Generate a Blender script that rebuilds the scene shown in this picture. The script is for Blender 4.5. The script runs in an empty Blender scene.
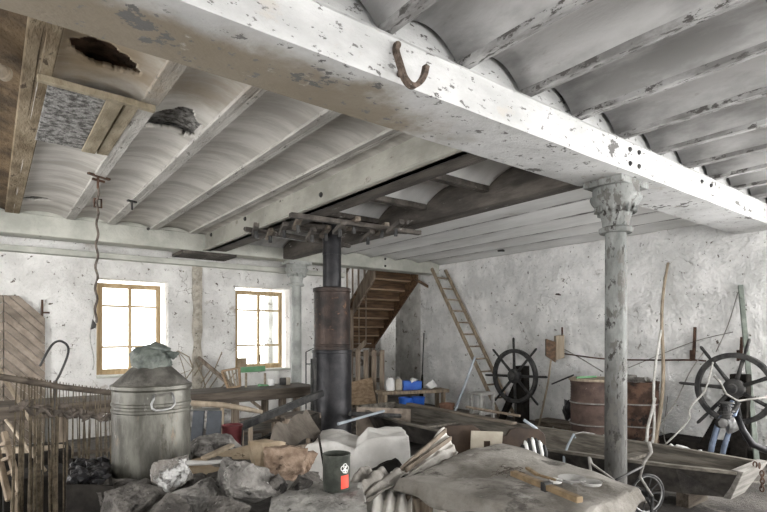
import bpy, bmesh, math, random
from mathutils import Vector, Matrix, noise as mnoise
random.seed(7)
C = bpy.context.scene.collection
SC = bpy.context.scene
EYE = 1.5; F = 516.0; SN = math.sin(math.radians(37.3)); CS = math.cos(math.radians(37.3))
# ------------------------------------------------------------------ survey helpers (photo bearing + known height/plane -> point in the room)
def ray(px, py):
    dx = (px-383.5)/F
    return Vector((SN+CS*dx, CS-SN*dx, (335-py)/F))
def ad(px, py, d):
    r = ray(px, py)*d; r.z += EYE; return r
def at(px, py, z): return ad(px, py, (EYE-z)*F/(py-335))
def au(px, py, u): return ad(px, py, u/ray(px, py).x)
def av(px, py, v): return ad(px, py, v/ray(px, py).y)
V = Vector
def cat_(pts, k_=6):
    P = [V(p) for p in pts]; out = []
    for i in range(len(P)-1):
        p0, p1, p2, p3 = P[max(i-1,0)], P[i], P[i+1], P[min(i+2, len(P)-1)]
        for k in range(k_):
            t = k/k_; out.append(.5*((2*p1)+(p2-p0)*t+(2*p0-5*p1+4*p2-p3)*t*t+(3*p1-p0-3*p2+p3)*t**3))
    return out+[P[-1]]
# ------------------------------------------------------------------ mesh builder
class MB:
    def __init__(s): s.v = []; s.f = []
    def add(s, vs, fs):
        n = len(s.v); s.v += [tuple(v) for v in vs]; s.f += [tuple(i+n for i in f) for f in fs]; return s
    def box(s, x0, x1, y0, y1, z0, z1):
        return s.hexa([(x0,y0,z0),(x1,y0,z0),(x1,y1,z0),(x0,y1,z0)], [(x0,y0,z1),(x1,y0,z1),(x1,y1,z1),(x0,y1,z1)])
    def hexa(s, a, b):
        n = len(a)
        fs = [tuple(range(n))[::-1], tuple(range(n, 2*n))]
        fs += [(i, (i+1) % n, n+(i+1) % n, n+i) for i in range(n)]
        return s.add(list(a)+list(b), fs)
    def bar(s, p, q, w, h, up=(0,0,1)):
        p = V(p); q = V(q); d = (q-p).normalized(); up = V(up)
        if abs(d.dot(up)) > .97: up = V((1,0,0))
        a = d.cross(up).normalized()*w/2; b = a.cross(d).normalized()*h/2
        return s.hexa([p-a-b, p+a-b, p+a+b, p-a+b], [q-a-b, q+a-b, q+a+b, q-a+b])
    def tube(s, pts, r, n=8, closed=False):
        pts = [V(p) for p in pts]; m = len(pts)
        rs = r if isinstance(r, (list, tuple)) else [r]*m
        vs = []; prev = None
        for i, p in enumerate(pts):
            if closed: t = pts[(i+1) % m]-pts[i-1]
            else: t = pts[min(i+1, m-1)]-pts[max(i-1, 0)]
            t.normalize()
            if prev is None:
                prev = t.orthogonal().normalized()
            a = (prev-t*prev.dot(t)).normalized(); b = t.cross(a); prev = a
            vs += [p+(a*math.cos(2*math.pi*k/n)+b*math.sin(2*math.pi*k/n))*rs[i] for k in range(n)]
        fs = []
        for i in range(m if closed else m-1):
            j = (i+1) % m
            fs += [(i*n+k, i*n+(k+1) % n, j*n+(k+1) % n, j*n+k) for k in range(n)]
        if not closed: fs += [tuple(range(n))[::-1], tuple(range((m-1)*n, m*n))]
        return s.add(vs, fs)
    def lathe(s, prof, c, n=40, axis=(0,0,1), caps=True):
        c = V(c); ax = V(axis).normalized(); a = ax.orthogonal().normalized(); b = ax.cross(a)
        if abs(ax.z) > .99: a = V((1,0,0)); b = V((0,1,0))
        vs = []
        for r, h in prof:
            vs += [c+ax*h+(a*math.cos(2*math.pi*k/n)+b*math.sin(2*math.pi*k/n))*max(r, .0005) for k in range(n)]
        m = len(prof); fs = []
        for i in range(m-1): fs += [(i*n+k, i*n+(k+1) % n, (i+1)*n+(k+1) % n, (i+1)*n+k) for k in range(n)]
        if caps: fs += [tuple(range(n))[::-1], tuple(range((m-1)*n, m*n))]
        return s.add(vs, fs)
    def grid(s, fn, nu, nv, keep=None):
        n0 = len(s.v)
        for j in range(nv+1):
            for i in range(nu+1): s.v.append(tuple(fn(i/nu, j/nv)))
        for j in range(nv):
            for i in range(nu):
                if keep and not keep((i+.5)/nu, (j+.5)/nv): continue
                a = n0+j*(nu+1)+i; s.f.append((a, a+1, a+nu+2, a+nu+1))
        return s
    def rock(s, c, size, seed, sub=3, amp=.06, npts=11, cubic=.5):
        rnd = random.Random(seed); bm = bmesh.new()
        for k in range(npts):
            d = V((rnd.gauss(0,1), rnd.gauss(0,1), rnd.gauss(0,1))).normalized()
            e = d/max(abs(d.x), abs(d.y), abs(d.z)); d = d.lerp(e, cubic)
            bm.verts.new(d*rnd.uniform(.85, 1.1))
        r = bmesh.ops.convex_hull(bm, input=bm.verts)
        bmesh.ops.delete(bm, geom=[v for v in bm.verts if not v.link_faces], context='VERTS')
        bmesh.ops.triangulate(bm, faces=bm.faces)
        bmesh.ops.subdivide_edges(bm, edges=bm.edges, cuts=sub, use_grid_fill=True)
        off = V((seed*3.1, seed*1.7, 0))
        for v in bm.verts:
            q = v.co.copy()
            v.co += q.normalized()*(mnoise.noise(q*2.3+off)*amp*1.6+mnoise.noise(q*7+off)*amp*.8+(mnoise.noise(q*17+off)*amp*.45 if sub > 3 else 0))
        zz = [v.co for v in bm.verts]
        mx = [max(abs(q[k]) for q in zz) for k in range(3)]
        bm.verts.index_update(); n = len(s.v); c = V(c)
        for v in bm.verts: s.v.append((c.x+v.co.x/mx[0]*size[0]/2, c.y+v.co.y/mx[1]*size[1]/2, c.z+v.co.z/mx[2]*size[2]/2))
        for f in bm.faces: s.f.append(tuple(n+v.index for v in f.verts))
        bm.free(); return s
    def build(s, name, m, parent=None, smooth=False, bevel=0, thick=0, recenter=True):
        me = bpy.data.meshes.new(name)
        if parent is not None: L = wloc(parent)
        elif recenter:
            xs = [v[0] for v in s.v]; ys = [v[1] for v in s.v]; zs = [v[2] for v in s.v]
            L = V(((min(xs)+max(xs))/2, (min(ys)+max(ys))/2, min(zs)))
        else: L = V((0,0,0))
        me.from_pydata([(v[0]-L.x, v[1]-L.y, v[2]-L.z) for v in s.v], [], s.f); me.update()
        bm = bmesh.new(); bm.from_mesh(me); bmesh.ops.recalc_face_normals(bm, faces=bm.faces); bm.to_mesh(me); bm.free()
        o = bpy.data.objects.new(name, me); C.objects.link(o)
        if parent is not None: o.parent = parent
        else: o.location = L
        me.materials.append(m)
        if smooth:
            for p in me.polygons: p.use_smooth = True
            if smooth is not True: me.set_sharp_from_angle(angle=math.radians(smooth))
        if thick:
            md = o.modifiers.new('thickness', 'SOLIDIFY'); md.thickness = thick; md.offset = 0
        if bevel:
            md = o.modifiers.new('bevel', 'BEVEL'); md.width = bevel; md.segments = 2; md.limit_method = 'ANGLE'
        return o
def wloc(o):
    l = V(o.location)
    while o.parent: o = o.parent; l += V(o.location)
    return l
def tag(o, label, cat, group=None):
    o['label'] = label; o['category'] = cat
    if group: o['group'] = group
    return o
def root(name, label, cat, loc, group=None):
    o = bpy.data.objects.new(name, None); C.objects.link(o); o.location = loc; o.empty_display_size = .1
    return tag(o, label, cat, group)
def struct(o): o['kind'] = 'structure'; return o
# ------------------------------------------------------------------ materials
TONE = {'dark_rubble': 1.1, 'grey_rubble': 1.1, 'tan_stone': .7, 'weathered_boat_board': .8, 'pale_bare_wood': .65, 'grey_brown_card': .85, 'hemp_cord': .65, 'crumbled_brick': .75, 'old_timber_along_u': .6, 'pitted_concrete': 1.3, 'rusted_drum': .72, 'rusty_iron': .75, 'dull_galvanised_zinc': .85, 'stair_pale_timber': .75, 'peeling_column_paint': .72, 'cream_panel': .75, 'slate_blue_board': .7, 'dull_red_plastic': .75, 'ladder_wood': .8, 'dusty_zinc_top': .8, 'dusty_floor': .9, 'white_stool_paint': .75}
def M(name, c1, c2, s=4, rough=.8, metal=0, bump=.3, bs=25, spots=(), stretch=(1,1,1), stains=(), cracks=None, bd=.02, lo=.35, hi=.65, spec=.3):
    if name in TONE: c1 = tuple(x*TONE[name] for x in c1); c2 = tuple(x*TONE[name] for x in c2)
    m = bpy.data.materials.new(name); m.use_nodes = True; nt = m.node_tree; N = nt.nodes; L = nt.links
    b = N['Principled BSDF']; b.inputs['Roughness'].default_value = rough; b.inputs['Metallic'].default_value = metal
    b.inputs['Specular IOR Level'].default_value = spec
    g = N.new('ShaderNodeNewGeometry'); mp = N.new('ShaderNodeMapping'); mp.inputs['Scale'].default_value = stretch
    L.new(g.outputs['Position'], mp.inputs['Vector'])
    def nz(scale, det=7, rg=.62, raw=False):
        n = N.new('ShaderNodeTexNoise'); n.inputs['Scale'].default_value = scale; n.inputs['Detail'].default_value = det; n.inputs['Roughness'].default_value = rg
        L.new((g.outputs['Position'] if raw else mp.outputs['Vector']), n.inputs['Vector']); return n.outputs['Fac']
    def ramp(f, a, c):
        r = N.new('ShaderNodeMapRange'); r.interpolation_type = 'SMOOTHSTEP'; r.inputs['From Min'].default_value = a; r.inputs['From Max'].default_value = c
        L.new(f, r.inputs['Value']); return r.outputs['Result']
    def mix(f, a, c):
        x = N.new('ShaderNodeMix'); x.data_type = 'RGBA'; L.new(f, x.inputs[0])
        if isinstance(a, tuple): x.inputs[6].default_value = (*a, 1)
        else: L.new(a, x.inputs[6])
        if isinstance(c, tuple): x.inputs[7].default_value = (*c, 1)
        else: L.new(c, x.inputs[7])
        return x.outputs[2]
    col = mix(ramp(nz(s), lo, hi), c1, c2)
    hgt = nz(bs, 6)
    for (pos, r0, r1, sc, amt) in stains:      # water stains, each with its own place
        d = N.new('ShaderNodeVectorMath'); d.operation = 'DISTANCE'
        mm = N.new('ShaderNodeMapping'); mm.vector_type = 'POINT'; mm.inputs['Scale'].default_value = sc
        L.new(g.outputs['Position'], mm.inputs['Vector']); L.new(mm.outputs['Vector'], d.inputs[0])
        d.inputs[1].default_value = (pos[0]*sc[0], pos[1]*sc[1], pos[2]*sc[2])
        a = N.new('ShaderNodeMath'); a.operation = 'MULTIPLY_ADD'; L.new(nz(2.2, 6, raw=True), a.inputs[0]); a.inputs[1].default_value = 1.6; a.inputs[2].default_value = -.8
        t = N.new('ShaderNodeMath'); t.operation = 'ADD'; L.new(d.outputs['Value'], t.inputs[0]); L.new(a.outputs[0], t.inputs[1])
        r = N.new('ShaderNodeMapRange'); r.interpolation_type = 'SMOOTHSTEP'; r.inputs['From Min'].default_value = r1; r.inputs['From Max'].default_value = r0; r.inputs['To Min'].default_value = .8; r.inputs['To Max'].default_value = 0
        L.new(t.outputs[0], r.inputs['Value']); col = mix(r.outputs['Result'], col, amt)
    for (c, sc, th, soft) in spots:
        f = nz(sc, 9, .68)
        f = ramp(f, th, th+soft); col = mix(f, col, c)
        h = N.new('ShaderNodeMath'); h.operation = 'MULTIPLY_ADD'; L.new(f, h.inputs[0]); h.inputs[1].default_value = -.35; L.new(hgt, h.inputs[2]); hgt = h.outputs[0]
    if cracks:
        cs_, cw, ct = cracks
        vm = N.new('ShaderNodeVectorMath'); vm.operation = 'MULTIPLY_ADD'
        nn_ = N.new('ShaderNodeTexNoise'); nn_.inputs['Scale'].default_value = cs_*1.6; nn_.inputs['Detail'].default_value = 6
        L.new(g.outputs['Position'], nn_.inputs['Vector']); L.new(nn_.outputs['Color'], vm.inputs[0]); vm.inputs[1].default_value = (.55/cs_*1.6,)*3; L.new(g.outputs['Position'], vm.inputs[2])
        vo = N.new('ShaderNodeTexVoronoi'); vo.feature = 'DISTANCE_TO_EDGE'; vo.inputs['Scale'].default_value = cs_; L.new(vm.outputs[0], vo.inputs['Vector'])
        f = ramp(vo.outputs['Distance'], cw, cw*.3); k = ramp(nz(1.7, 5, raw=True), ct, ct+.08)
        ml = N.new('ShaderNodeMath'); ml.operation = 'MULTIPLY'; L.new(f, ml.inputs[0]); L.new(k, ml.inputs[1])
        col = mix(ml.outputs[0], col, (.30,.275,.25))
        h = N.new('ShaderNodeMath'); h.operation = 'MULTIPLY_ADD'; L.new(ml.outputs[0], h.inputs[0]); h.inputs[1].default_value = -.3; L.new(hgt, h.inputs[2]); hgt = h.outputs[0]
    L.new(col, b.inputs['Base Color'])
    bp = N.new('ShaderNodeBump'); bp.inputs['Strength'].default_value = bump; bp.inputs['Distance'].default_value = bd
    L.new(hgt, bp.inputs['Height']); L.new(bp.outputs['Normal'], b.inputs['Normal'])
    return m
stA = [((.2,2.9,3.1), 1.25, .2, (1,.8,1), (.22,.15,.07))]
stB = [((.9,2.50,2.79), 1.35, .75, (.8,3.2,2.5), (.17,.128,.07))]
m_wall = M('limewashed_wall', (.60,.60,.59), (.84,.83,.82), 2.2, 1.0, 0, 1.0, 9, [((.45,.43,.40), 2.4, .62, .10), ((.13,.11,.09), 13, .635, .02), ((.10,.09,.08), 30, .66, .02)], cracks=(3.6, .013, .575), bd=.06)
m_wallw = M('peeling_window_wall', (.60,.59,.57), (.80,.79,.77), 2.0, .9, 0, .7, 14, [((.45,.41,.36), 2.2, .60, .12), ((.12,.10,.08), 10, .615, .02), ((.10,.09,.08), 30, .65, .02)], cracks=(3.8, .016, .54), bd=.05)
m_vault = M('limewashed_vault', (.36,.34,.31), (.54,.52,.485), 1.7, .9, 0, .35, 9, [((.38,.35,.31), 2.0, .60, .12), ((.12,.11,.10), 14, .69, .02)], stretch=(.8,3.2,1), stains=stA, bd=.015)
m_vaultn = M('white_vault', (.28,.275,.27), (.54,.535,.53), 1.5, .9, 0, .4, 22, [((.30,.28,.26), 2.6, .62, .10), ((.06,.05,.05), 9, .735, .02)], stretch=(2.2,.7,1), bd=.012)
m_joist = M('peeling_joist', (.33,.315,.29), (.50,.485,.455), 3, .85, 0, .5, 30, [((.15,.14,.125), 11, .60, .06)], stretch=(1.5,.6,1), stains=stA)
m_joistn = M('peeling_white_joist', (.19,.185,.18), (.42,.415,.41), 5, .85, 0, .5, 40, [((.10,.095,.09), 16, .535, .05)], stretch=(2,.6,1))
m_girder = M('white_girder_paint', (.42,.42,.415), (.58,.58,.575), 2, .75, 0, .4, 30, [((.45,.43,.40), 4.5, .60, .08), ((.16,.155,.15), 15, .595, .03), ((.13,.125,.12), 3.2, .61, .012)], stretch=(.8,1,1.6), stains=stB)
m_girderg = M('grey_girder_paint', (.36,.365,.325), (.53,.53,.48), 2, .7, 0, .35, 30, [((.22,.2,.17), 5, .64, .06), ((.07,.06,.05), 10, .68, .015)], stretch=(1,.7,1))
m_iron_paint = M('peeling_column_paint', (.20,.21,.20), (.40,.41,.395), 4, .7, 0, .7, 40, [((.13,.125,.115), 10, .51, .06), ((.05,.046,.042), 14, .58, .03)], stretch=(1.2,1.2,.55), stains=[((4.2,2.3,.5), 1.1, .35, (1,1,.9), (.06,.056,.052))])
m_iron_paint2 = M('column_paint', (.24,.25,.235), (.42,.43,.41), 4, .7, 0, .5, 40, [((.2,.19,.17), 8, .6, .05)])
m_darkbeam = M('dark_beam', (.048,.042,.037), (.125,.11,.096), 3, .8, 0, .5, 30, [((.33,.31,.29), 5, .62, .06)], stretch=(2,.5,2))
m_rubblepatch = M('bare_concrete_patch', (.08,.076,.07), (.36,.35,.335), 24, .95, 0, 1.0, 45, bd=.03)
m_brown = M('brown_ceiling_stain', (.05,.033,.018), (.13,.09,.05), 4, .9, 0, .8, 20, bd=.03)
m_boards = M('white_ceiling_limewash', (.66,.66,.65), (.82,.82,.81), 1.5, .9, 0, .3, 20, [((.45,.43,.41), 2.2, .64, .12)], stretch=(2,.5,1))
m_cavity = M('crumbling_brick_cavity', (.10,.07,.05), (.30,.20,.145), 9, .95, 0, 1, 18, bd=.04)
m_brownj = M('brown_stained_joist', (.13,.095,.055), (.27,.22,.15), 4, .85, 0, .5, 30, [((.07,.05,.03), 8, .6, .05)], stretch=(2,.6,1))
m_girderd = M('tan_grey_girder_paint', (.24,.235,.205), (.37,.36,.32), 2, .7, 0, .35, 30, [((.22,.2,.17), 5, .62, .06), ((.07,.06,.05), 10, .67, .015)], stretch=(1,.7,1))
m_yboard = M('yellowed_board', (.20,.165,.11), (.36,.31,.225), 4, .85, 0, .4, 30, [((.08,.06,.04), 8, .66, .03)], stretch=(2,.6,1), stains=())
m_floor = M('dusty_floor', (.055,.05,.045), (.17,.155,.14), 1.6, .9, 0, .8, 30, [((.26,.24,.215), 2.3, .57, .1), ((.03,.027,.024), 6, .62, .05)], bd=.03)
m_stone = M('bare_wall_stone', (.34,.31,.26), (.56,.52,.45), 10, .95, 0, 1, 16, [((.08,.07,.055), 12, .6, .05)], bd=.04)
def wood(n, a, b, ax=0, r=.75, bump=.4, sp=()):
    st = [9, 9, 9]; st[ax] = 1.0
    return M(n, a, b, 2.2, r, 0, bump, 9, sp, stretch=tuple(st), bd=.008)
m_win = wood('honey_window_wood', (.38,.27,.14), (.54,.41,.245), 2, .5, .15)
m_woodx = wood('old_timber_along_u', (.075,.058,.045), (.20,.165,.13), 0)
m_woody = wood('old_timber_along_v', (.085,.068,.052), (.24,.20,.16), 1)
m_woodz = wood('old_timber_upright', (.10,.078,.06), (.27,.22,.17), 2)
m_boat = wood('weathered_boat_board', (.095,.085,.07), (.25,.225,.19), 1, .7, .4)
m_boatend = wood('worn_boat_end', (.17,.16,.145), (.32,.305,.28), 0, .75, .4)
m_boatdark = M('tarred_boat_bottom', (.022,.02,.018), (.07,.062,.055), 5, .75, 0, .4, 20)
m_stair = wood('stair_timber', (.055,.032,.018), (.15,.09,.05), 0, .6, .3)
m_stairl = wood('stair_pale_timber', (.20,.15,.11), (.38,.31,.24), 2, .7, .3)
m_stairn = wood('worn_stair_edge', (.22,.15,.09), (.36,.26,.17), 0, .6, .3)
m_lightwood = wood('pale_bare_wood', (.36,.29,.21), (.55,.46,.35), 2, .7, .3)
m_ladder = wood('ladder_wood', (.22,.17,.12), (.40,.32,.235), 2, .7, .3)
m_tool = wood('yellow_tool_wood', (.15,.105,.06), (.27,.195,.115), 0, .6, .2)
m_chev = M('weathered_plank', (.19,.155,.125), (.34,.285,.235), 6, .85, 0, .5, 30, bd=.01)
m_chev2 = M('greyed_plank', (.15,.125,.10), (.28,.235,.195), 6, .85, 0, .5, 30, bd=.01)
m_rust = M('rusty_iron', (.06,.035,.025), (.17,.10,.07), 8, .75, .3, .5, 40, [((.025,.02,.018), 9, .57, .06)])
m_drum = M('rusted_drum', (.075,.05,.042), (.17,.115,.095), 3, .65, .2, .3, 30, [((.25,.20,.17), 9, .64, .05)])
m_hookm = M('flaking_iron', (.06,.045,.035), (.16,.12,.095), 30, .7, .3, .6, 60, [((.5,.47,.43), 40, .64, .04)])
m_black = M('black_stove_iron', (.012,.012,.014), (.035,.034,.036), 5, .42, .5, .15, 40, [((.10,.055,.035), 4, .66, .08)])
m_stoveu = M('heat_browned_iron', (.02,.017,.016), (.06,.042,.035), 4, .5, .5, .25, 30, [((.15,.085,.055), 5, .60, .08), ((.008,.008,.009), 4, .66, .06)])
m_iron = M('dark_cast_iron', (.025,.025,.026), (.075,.073,.07), 9, .6, .4, .3, 40)
m_zinc = M('dull_galvanised_zinc', (.055,.052,.042), (.165,.16,.137), 7, .42, .35, .15, 30, [((.04,.036,.026), 6, .50, .12), ((.13,.10,.07), 11, .60, .08), ((.34,.34,.32), 9, .64, .05)], stretch=(1.6,1.6,.5), spec=.5)
m_zinct = M('dusty_zinc_top', (.075,.07,.062), (.20,.19,.17), 10, .7, .3, .4, 40)
m_steel = M('bare_steel', (.22,.22,.22), (.42,.42,.42), 9, .4, .8, .1, 40)
m_rag = M('grey_green_plastic_rag', (.05,.06,.053), (.18,.195,.175), 10, .4, 0, .6, 30)
m_tarp = M('dusty_grey_tarp', (.13,.118,.10), (.34,.32,.29), 2.6, .9, 0, .7, 35, [((.10,.09,.08), 3.5, .57, .08), ((.38,.36,.335), 5, .60, .10), ((.05,.045,.04), 40, .68, .03)])
m_sheet = M('white_dust_sheet', (.52,.505,.48), (.74,.725,.70), 3, .8, 0, .3, 25, [((.30,.27,.235), 3.4, .60, .08)])
m_curtain = M('cream_curtain', (.50,.475,.435), (.68,.655,.615), 3, .85, 0, .3, 40, [((.25,.21,.165), 3.2, .58, .08)])
m_curtaind = M('brown_curtain_stripe', (.13,.105,.08), (.22,.18,.14), 6, .85, 0, .3, 40)
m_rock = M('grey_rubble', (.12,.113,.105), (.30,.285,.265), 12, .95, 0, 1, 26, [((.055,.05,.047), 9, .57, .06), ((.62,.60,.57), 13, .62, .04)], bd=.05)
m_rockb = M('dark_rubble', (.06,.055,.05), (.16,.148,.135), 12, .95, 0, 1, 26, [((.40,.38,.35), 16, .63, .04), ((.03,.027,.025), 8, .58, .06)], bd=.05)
m_rockw = M('plastered_rubble', (.20,.18,.16), (.38,.36,.335), 12, .95, 0, 1, 26, [((.70,.69,.675), 6, .50, .05)], bd=.05)
m_brick = M('crumbled_brick', (.22,.15,.105), (.40,.30,.225), 16, .95, 0, 1, 26, [((.12,.085,.06), 14, .60, .06)], bd=.02)
m_tan = M('tan_stone', (.33,.25,.165), (.47,.38,.27), 9, .9, 0, .5, 35, [((.12,.09,.06), 10, .62, .05)])
m_conc = M('pitted_concrete', (.15,.145,.135), (.33,.32,.30), 7, .95, 0, 1, 60, [((.06,.056,.05), 26, .61, .04)], bd=.015)
m_coal = M('coal', (.008,.008,.009), (.03,.028,.03), 20, .35, 0, .6, 40)
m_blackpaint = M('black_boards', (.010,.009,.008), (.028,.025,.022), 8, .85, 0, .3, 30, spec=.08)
m_cord = M('hemp_cord', (.09,.07,.047), (.21,.17,.115), 30, .9, 0, .4, 80)
m_cordd = M('dark_knot', (.05,.042,.035), (.15,.125,.105), 20, .9, 0, .4, 60)
m_rope = M('white_rope', (.40,.39,.36), (.56,.55,.52), 20, .9, 0, .4, 60)
m_cable = M('grey_cable', (.16,.15,.14), (.28,.27,.25), 10, .7, 0, .1, 60)
m_can = M('dark_green_can', (.03,.033,.028), (.075,.08,.068), 12, .45, .3, .2, 40, [((.16,.15,.13), 16, .64, .04)])
m_red = M('red_label', (.60,.05,.03), (.72,.08,.05), 12, .5, 0, .05, 40)
m_redb = M('dull_red_plastic', (.17,.035,.04), (.25,.06,.065), 6, .5, 0, .05, 40)
m_white = M('white_plastic', (.70,.70,.69), (.82,.82,.81), 5, .5, 0, .05, 40)
m_bluep = M('blue_plastic', (.02,.10,.50), (.04,.16,.62), 5, .4, 0, .05, 40)
m_slate = M('slate_blue_board', (.05,.056,.066), (.095,.105,.12), 6, .7, 0, .2, 40)
m_felt = M('grey_brown_card', (.10,.085,.07), (.19,.165,.14), 5, .9, 0, .4, 40)
m_greenp = M('green_wood_paint', (.14,.16,.14), (.26,.29,.255), 6, .7, 0, .3, 40, [((.07,.065,.055), 9, .6, .05)])
m_green = M('bright_green_paint', (.10,.24,.12), (.16,.33,.18), 6, .6, 0, .1, 40)
m_stool = M('white_stool_paint', (.38,.37,.35), (.58,.57,.55), 6, .7, 0, .3, 40, [((.12,.1,.085), 9, .6, .05)])
m_cream = M('cream_panel', (.46,.41,.33), (.57,.52,.43), 5, .7, 0, .1, 40)
m_head = M('dark_brown_veneer', (.03,.019,.013), (.06,.039,.026), 6, .5, 0, .1, 40)
m_pale = M('pale_blue_tube', (.30,.34,.38), (.42,.46,.50), 6, .5, .2, .1, 40)
m_terra = M('terracotta', (.20,.11,.075), (.29,.165,.115), 8, .85, 0, .2, 40)
m_rubber = M('rubber', (.012,.012,.012), (.03,.03,.03), 20, .6, 0, .2, 60)
m_bluegrey = M('blue_grey_enamel', (.10,.13,.19), (.18,.22,.29), 8, .4, .3, .1, 40)
m_wicker = M('dry_twig', (.20,.165,.12), (.34,.29,.22), 20, .85, 0, .3, 60)
m_plaster_step = M('grey_plaster', (.34,.33,.31), (.52,.51,.49), 3, .9, 0, .6, 20, [((.15,.13,.11), 4, .58, .06)])
m_glass = bpy.data.materials.new('window_glass'); m_glass.use_nodes = True
nt = m_glass.node_tree; nt.nodes.clear()
o_ = nt.nodes.new('ShaderNodeOutputMaterial'); t_ = nt.nodes.new('ShaderNodeBsdfTransparent'); g_ = nt.nodes.new('ShaderNodeBsdfGlossy'); x_ = nt.nodes.new('ShaderNodeMixShader')
t_.inputs[0].default_value = (.95,.97,.97,1); g_.inputs['Roughness'].default_value = .05; x_.inputs[0].default_value = .06
nt.links.new(t_.outputs[0], x_.inputs[1]); nt.links.new(g_.outputs[0], x_.inputs[2]); nt.links.new(x_.outputs[0], o_.inputs[0])

# ================================================================== THE ROOM
UW = 7.6; VW = 8.6; ZB = 2.79; ZJ = 3.04; ZT = 3.42
UL = -2.6; VR = -3.6
fl = struct(MB().box(UL-.3, 9.6, VR-.3, 12, -.1, 0).build('floor', m_floor))
def wall_open(name, m, axis, c0, c1, a0, a1, z0, z1, opens):
    """a wall between c0 and c1 (its thickness), running a0..a1, with rectangular openings (b0,b1,zb,zt)"""
    mb = MB()
    def bx(b0, b1, za, zb):
        if b1-b0 < 1e-4 or zb-za < 1e-4: return
        if axis == 'u': mb.box(b0, b1, c0, c1, za, zb)
        else: mb.box(c0, c1, b0, b1, za, zb)
    cur = a0
    for (b0, b1, zb, zt) in sorted(opens):
        bx(cur, b0, z0, z1); bx(b0, b1, z0, zb); bx(b0, b1, zt, z1); cur = b1
    bx(cur, a1, z0, z1)
    return struct(mb.build(name, m))
W1 = (1.24, 2.25, .90, 2.345); W2 = (3.35, 4.38, .90, 2.345)
wall_open('wall_windows', m_wallw, 'u', VW, VW+.36, UL, 5.62, 0, ZT, [W1, W2])
wall_open('wall_right', m_wall, 'v', UW, UW+.34, VR, VW+.02, 0, ZT, [(-2.9,-1.3,.7,2.7), (-.6,1.0,.7,2.7)])
wall_open('wall_rear', m_wall, 'u', VR-.3, VR, UL, UW+.3, 0, ZT, [(-1.8,.2,.5,2.8), (1.4,3.4,.5,2.8), (4.6,6.6,.5,2.8)])
wall_open('wall_left', m_wall, 'v', UL-.3, UL, VR, VW+.3, 0, ZT, [(-2.4,-.8,.8,2.6), (1.2,2.8,.8,2.6), (4.6,6.2,.8,2.6)])
# stairwell behind the back wall
wall_open('wall_stairwell', m_plaster_step, 'u', 11.3, 11.5, 5.2, 9.4, 0, 4.6, [])
wall_open('wall_stairwell_right', m_plaster_step, 'v', 9.2, 9.4, VW, 11.3, 0, 4.6, [(9.4,10.2,1.85,2.3)])
wall_open('wall_stairwell_left', m_plaster_step, 'v', 5.3, 5.62, VW+.36, 11.3, 0, 4.6, [])
wall_open('wall_stairwell_front', m_plaster_step, 'u', VW+.02, VW+.3, UW+.34, 9.2, 0, 4.6, [])
MB().box(7.75, 8.25, 10.3, 10.75, 0, 4.5).build('wall_pier', m_wallw, bevel=.03)['kind'] = 'structure'
struct(MB().box(5.2, 9.4, VW+.36, 11.5, 4.6, 4.7).build('ceiling_stairwell', m_plaster_step))
# chased strip of bare stone and a boxed patch on the window wall
struct(MB().grid(lambda s, t: (2.70+.075*(s-.5)*2*(1+.4*mnoise.noise(V((3, t*9, s*2)))), VW-.012-.012*mnoise.noise(V((s*9, t*40, 1))), .05+t*2.6), 6, 60).build('trim_stone_chase', m_stone, thick=.03))
struct(MB().box(.93, 1.12, VW-.012, VW+.01, 2.22, 2.48).build('trim_patch', m_wallw, bevel=.004))
struct(MB().box(UL, 5.5, VW-.16, VW, 2.62, 2.70).build('trim_ledge', m_girderg, bevel=.01))
struct(MB().box(2.3, 3.15, 8.02, VW-.01, 2.745, 2.788).build('trim_bearing_plank', m_darkbeam, bevel=.006))

# ---- ceiling: one slab, vaults and joists as its parts
ceil = struct(MB().box(UL-.3, UW+.34, VR-.3, VW+.36, ZT, ZT+.12).build('ceiling', m_brown))
def vault(u0, u1, v0, v1, rise, m, zb=ZJ+.015, holes=(), nv=24, axis='v', name='vault', dz=0):
    def fn(s, t):
        a = (u0 + (u1-u0)*s) if axis == 'v' else (u0+(u1-u0)*t)
        b = (v0 + (v1-v0)*t) if axis == 'v' else (v0+(v1-v0)*s)
        q = 2*s-1
        z = zb+rise*(1-abs(q)**2.2)+dz+.006*mnoise.noise(V((a*2.5, b*2.5, 0)))
        return (a, b, z)
    keep = None
    if holes:
        def keep(s, t):
            a, b = u0+(u1-u0)*s, v0+(v1-v0)*t
            for (hu, hv, ru, rv) in holes:
                r = math.hypot((a-hu)/ru, (b-hv)/rv)+.5*mnoise.noise(V((a*5, b*5, hu)))+.16*mnoise.noise(V((a*19, b*19, hv)))
                if r < 1: return False
            return True
    return MB().grid(fn, 40 if holes else 16, nv, keep).build(name, m, ceil, smooth=True, thick=.035)
def joist(u, v0, v1, m, w=.11, zb=ZJ):
    return MB().box(u-w/2, u+w/2, v0, v1, zb, zb+.2).build('joist', m, ceil, bevel=.008)
G0, G1 = 2.06, 2.54
nearu = [UL, -1.95, -1.35, -.75, -.15, .45, 1.05, 1.64, 2.22, 2.81, 3.41, 4.02, 4.62, 5.22, 5.82, 6.42, 7.02, UW]
for i in range(len(nearu)-1):
    vault(nearu[i], nearu[i+1], VR, G0+.1, .17, m_vaultn, zb=ZJ+.05, nv=40 if i == 8 else 16, holes=[(2.22+.1, 1.80, .035, .05)] if i == 8 else ())
    if i: joist(nearu[i], VR, G0+.1, m_joistn, .075, ZJ+.03)
faru = [-2.0, -1.4, -.85, -.33, .22, .85, 1.34, 1.90, 2.45]
holesA = {4: [(.54, 3.34, .17, .19), (.40, 7.25, .17, .10)], 5: [(1.07, 4.02, .26, .22)]}
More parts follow.
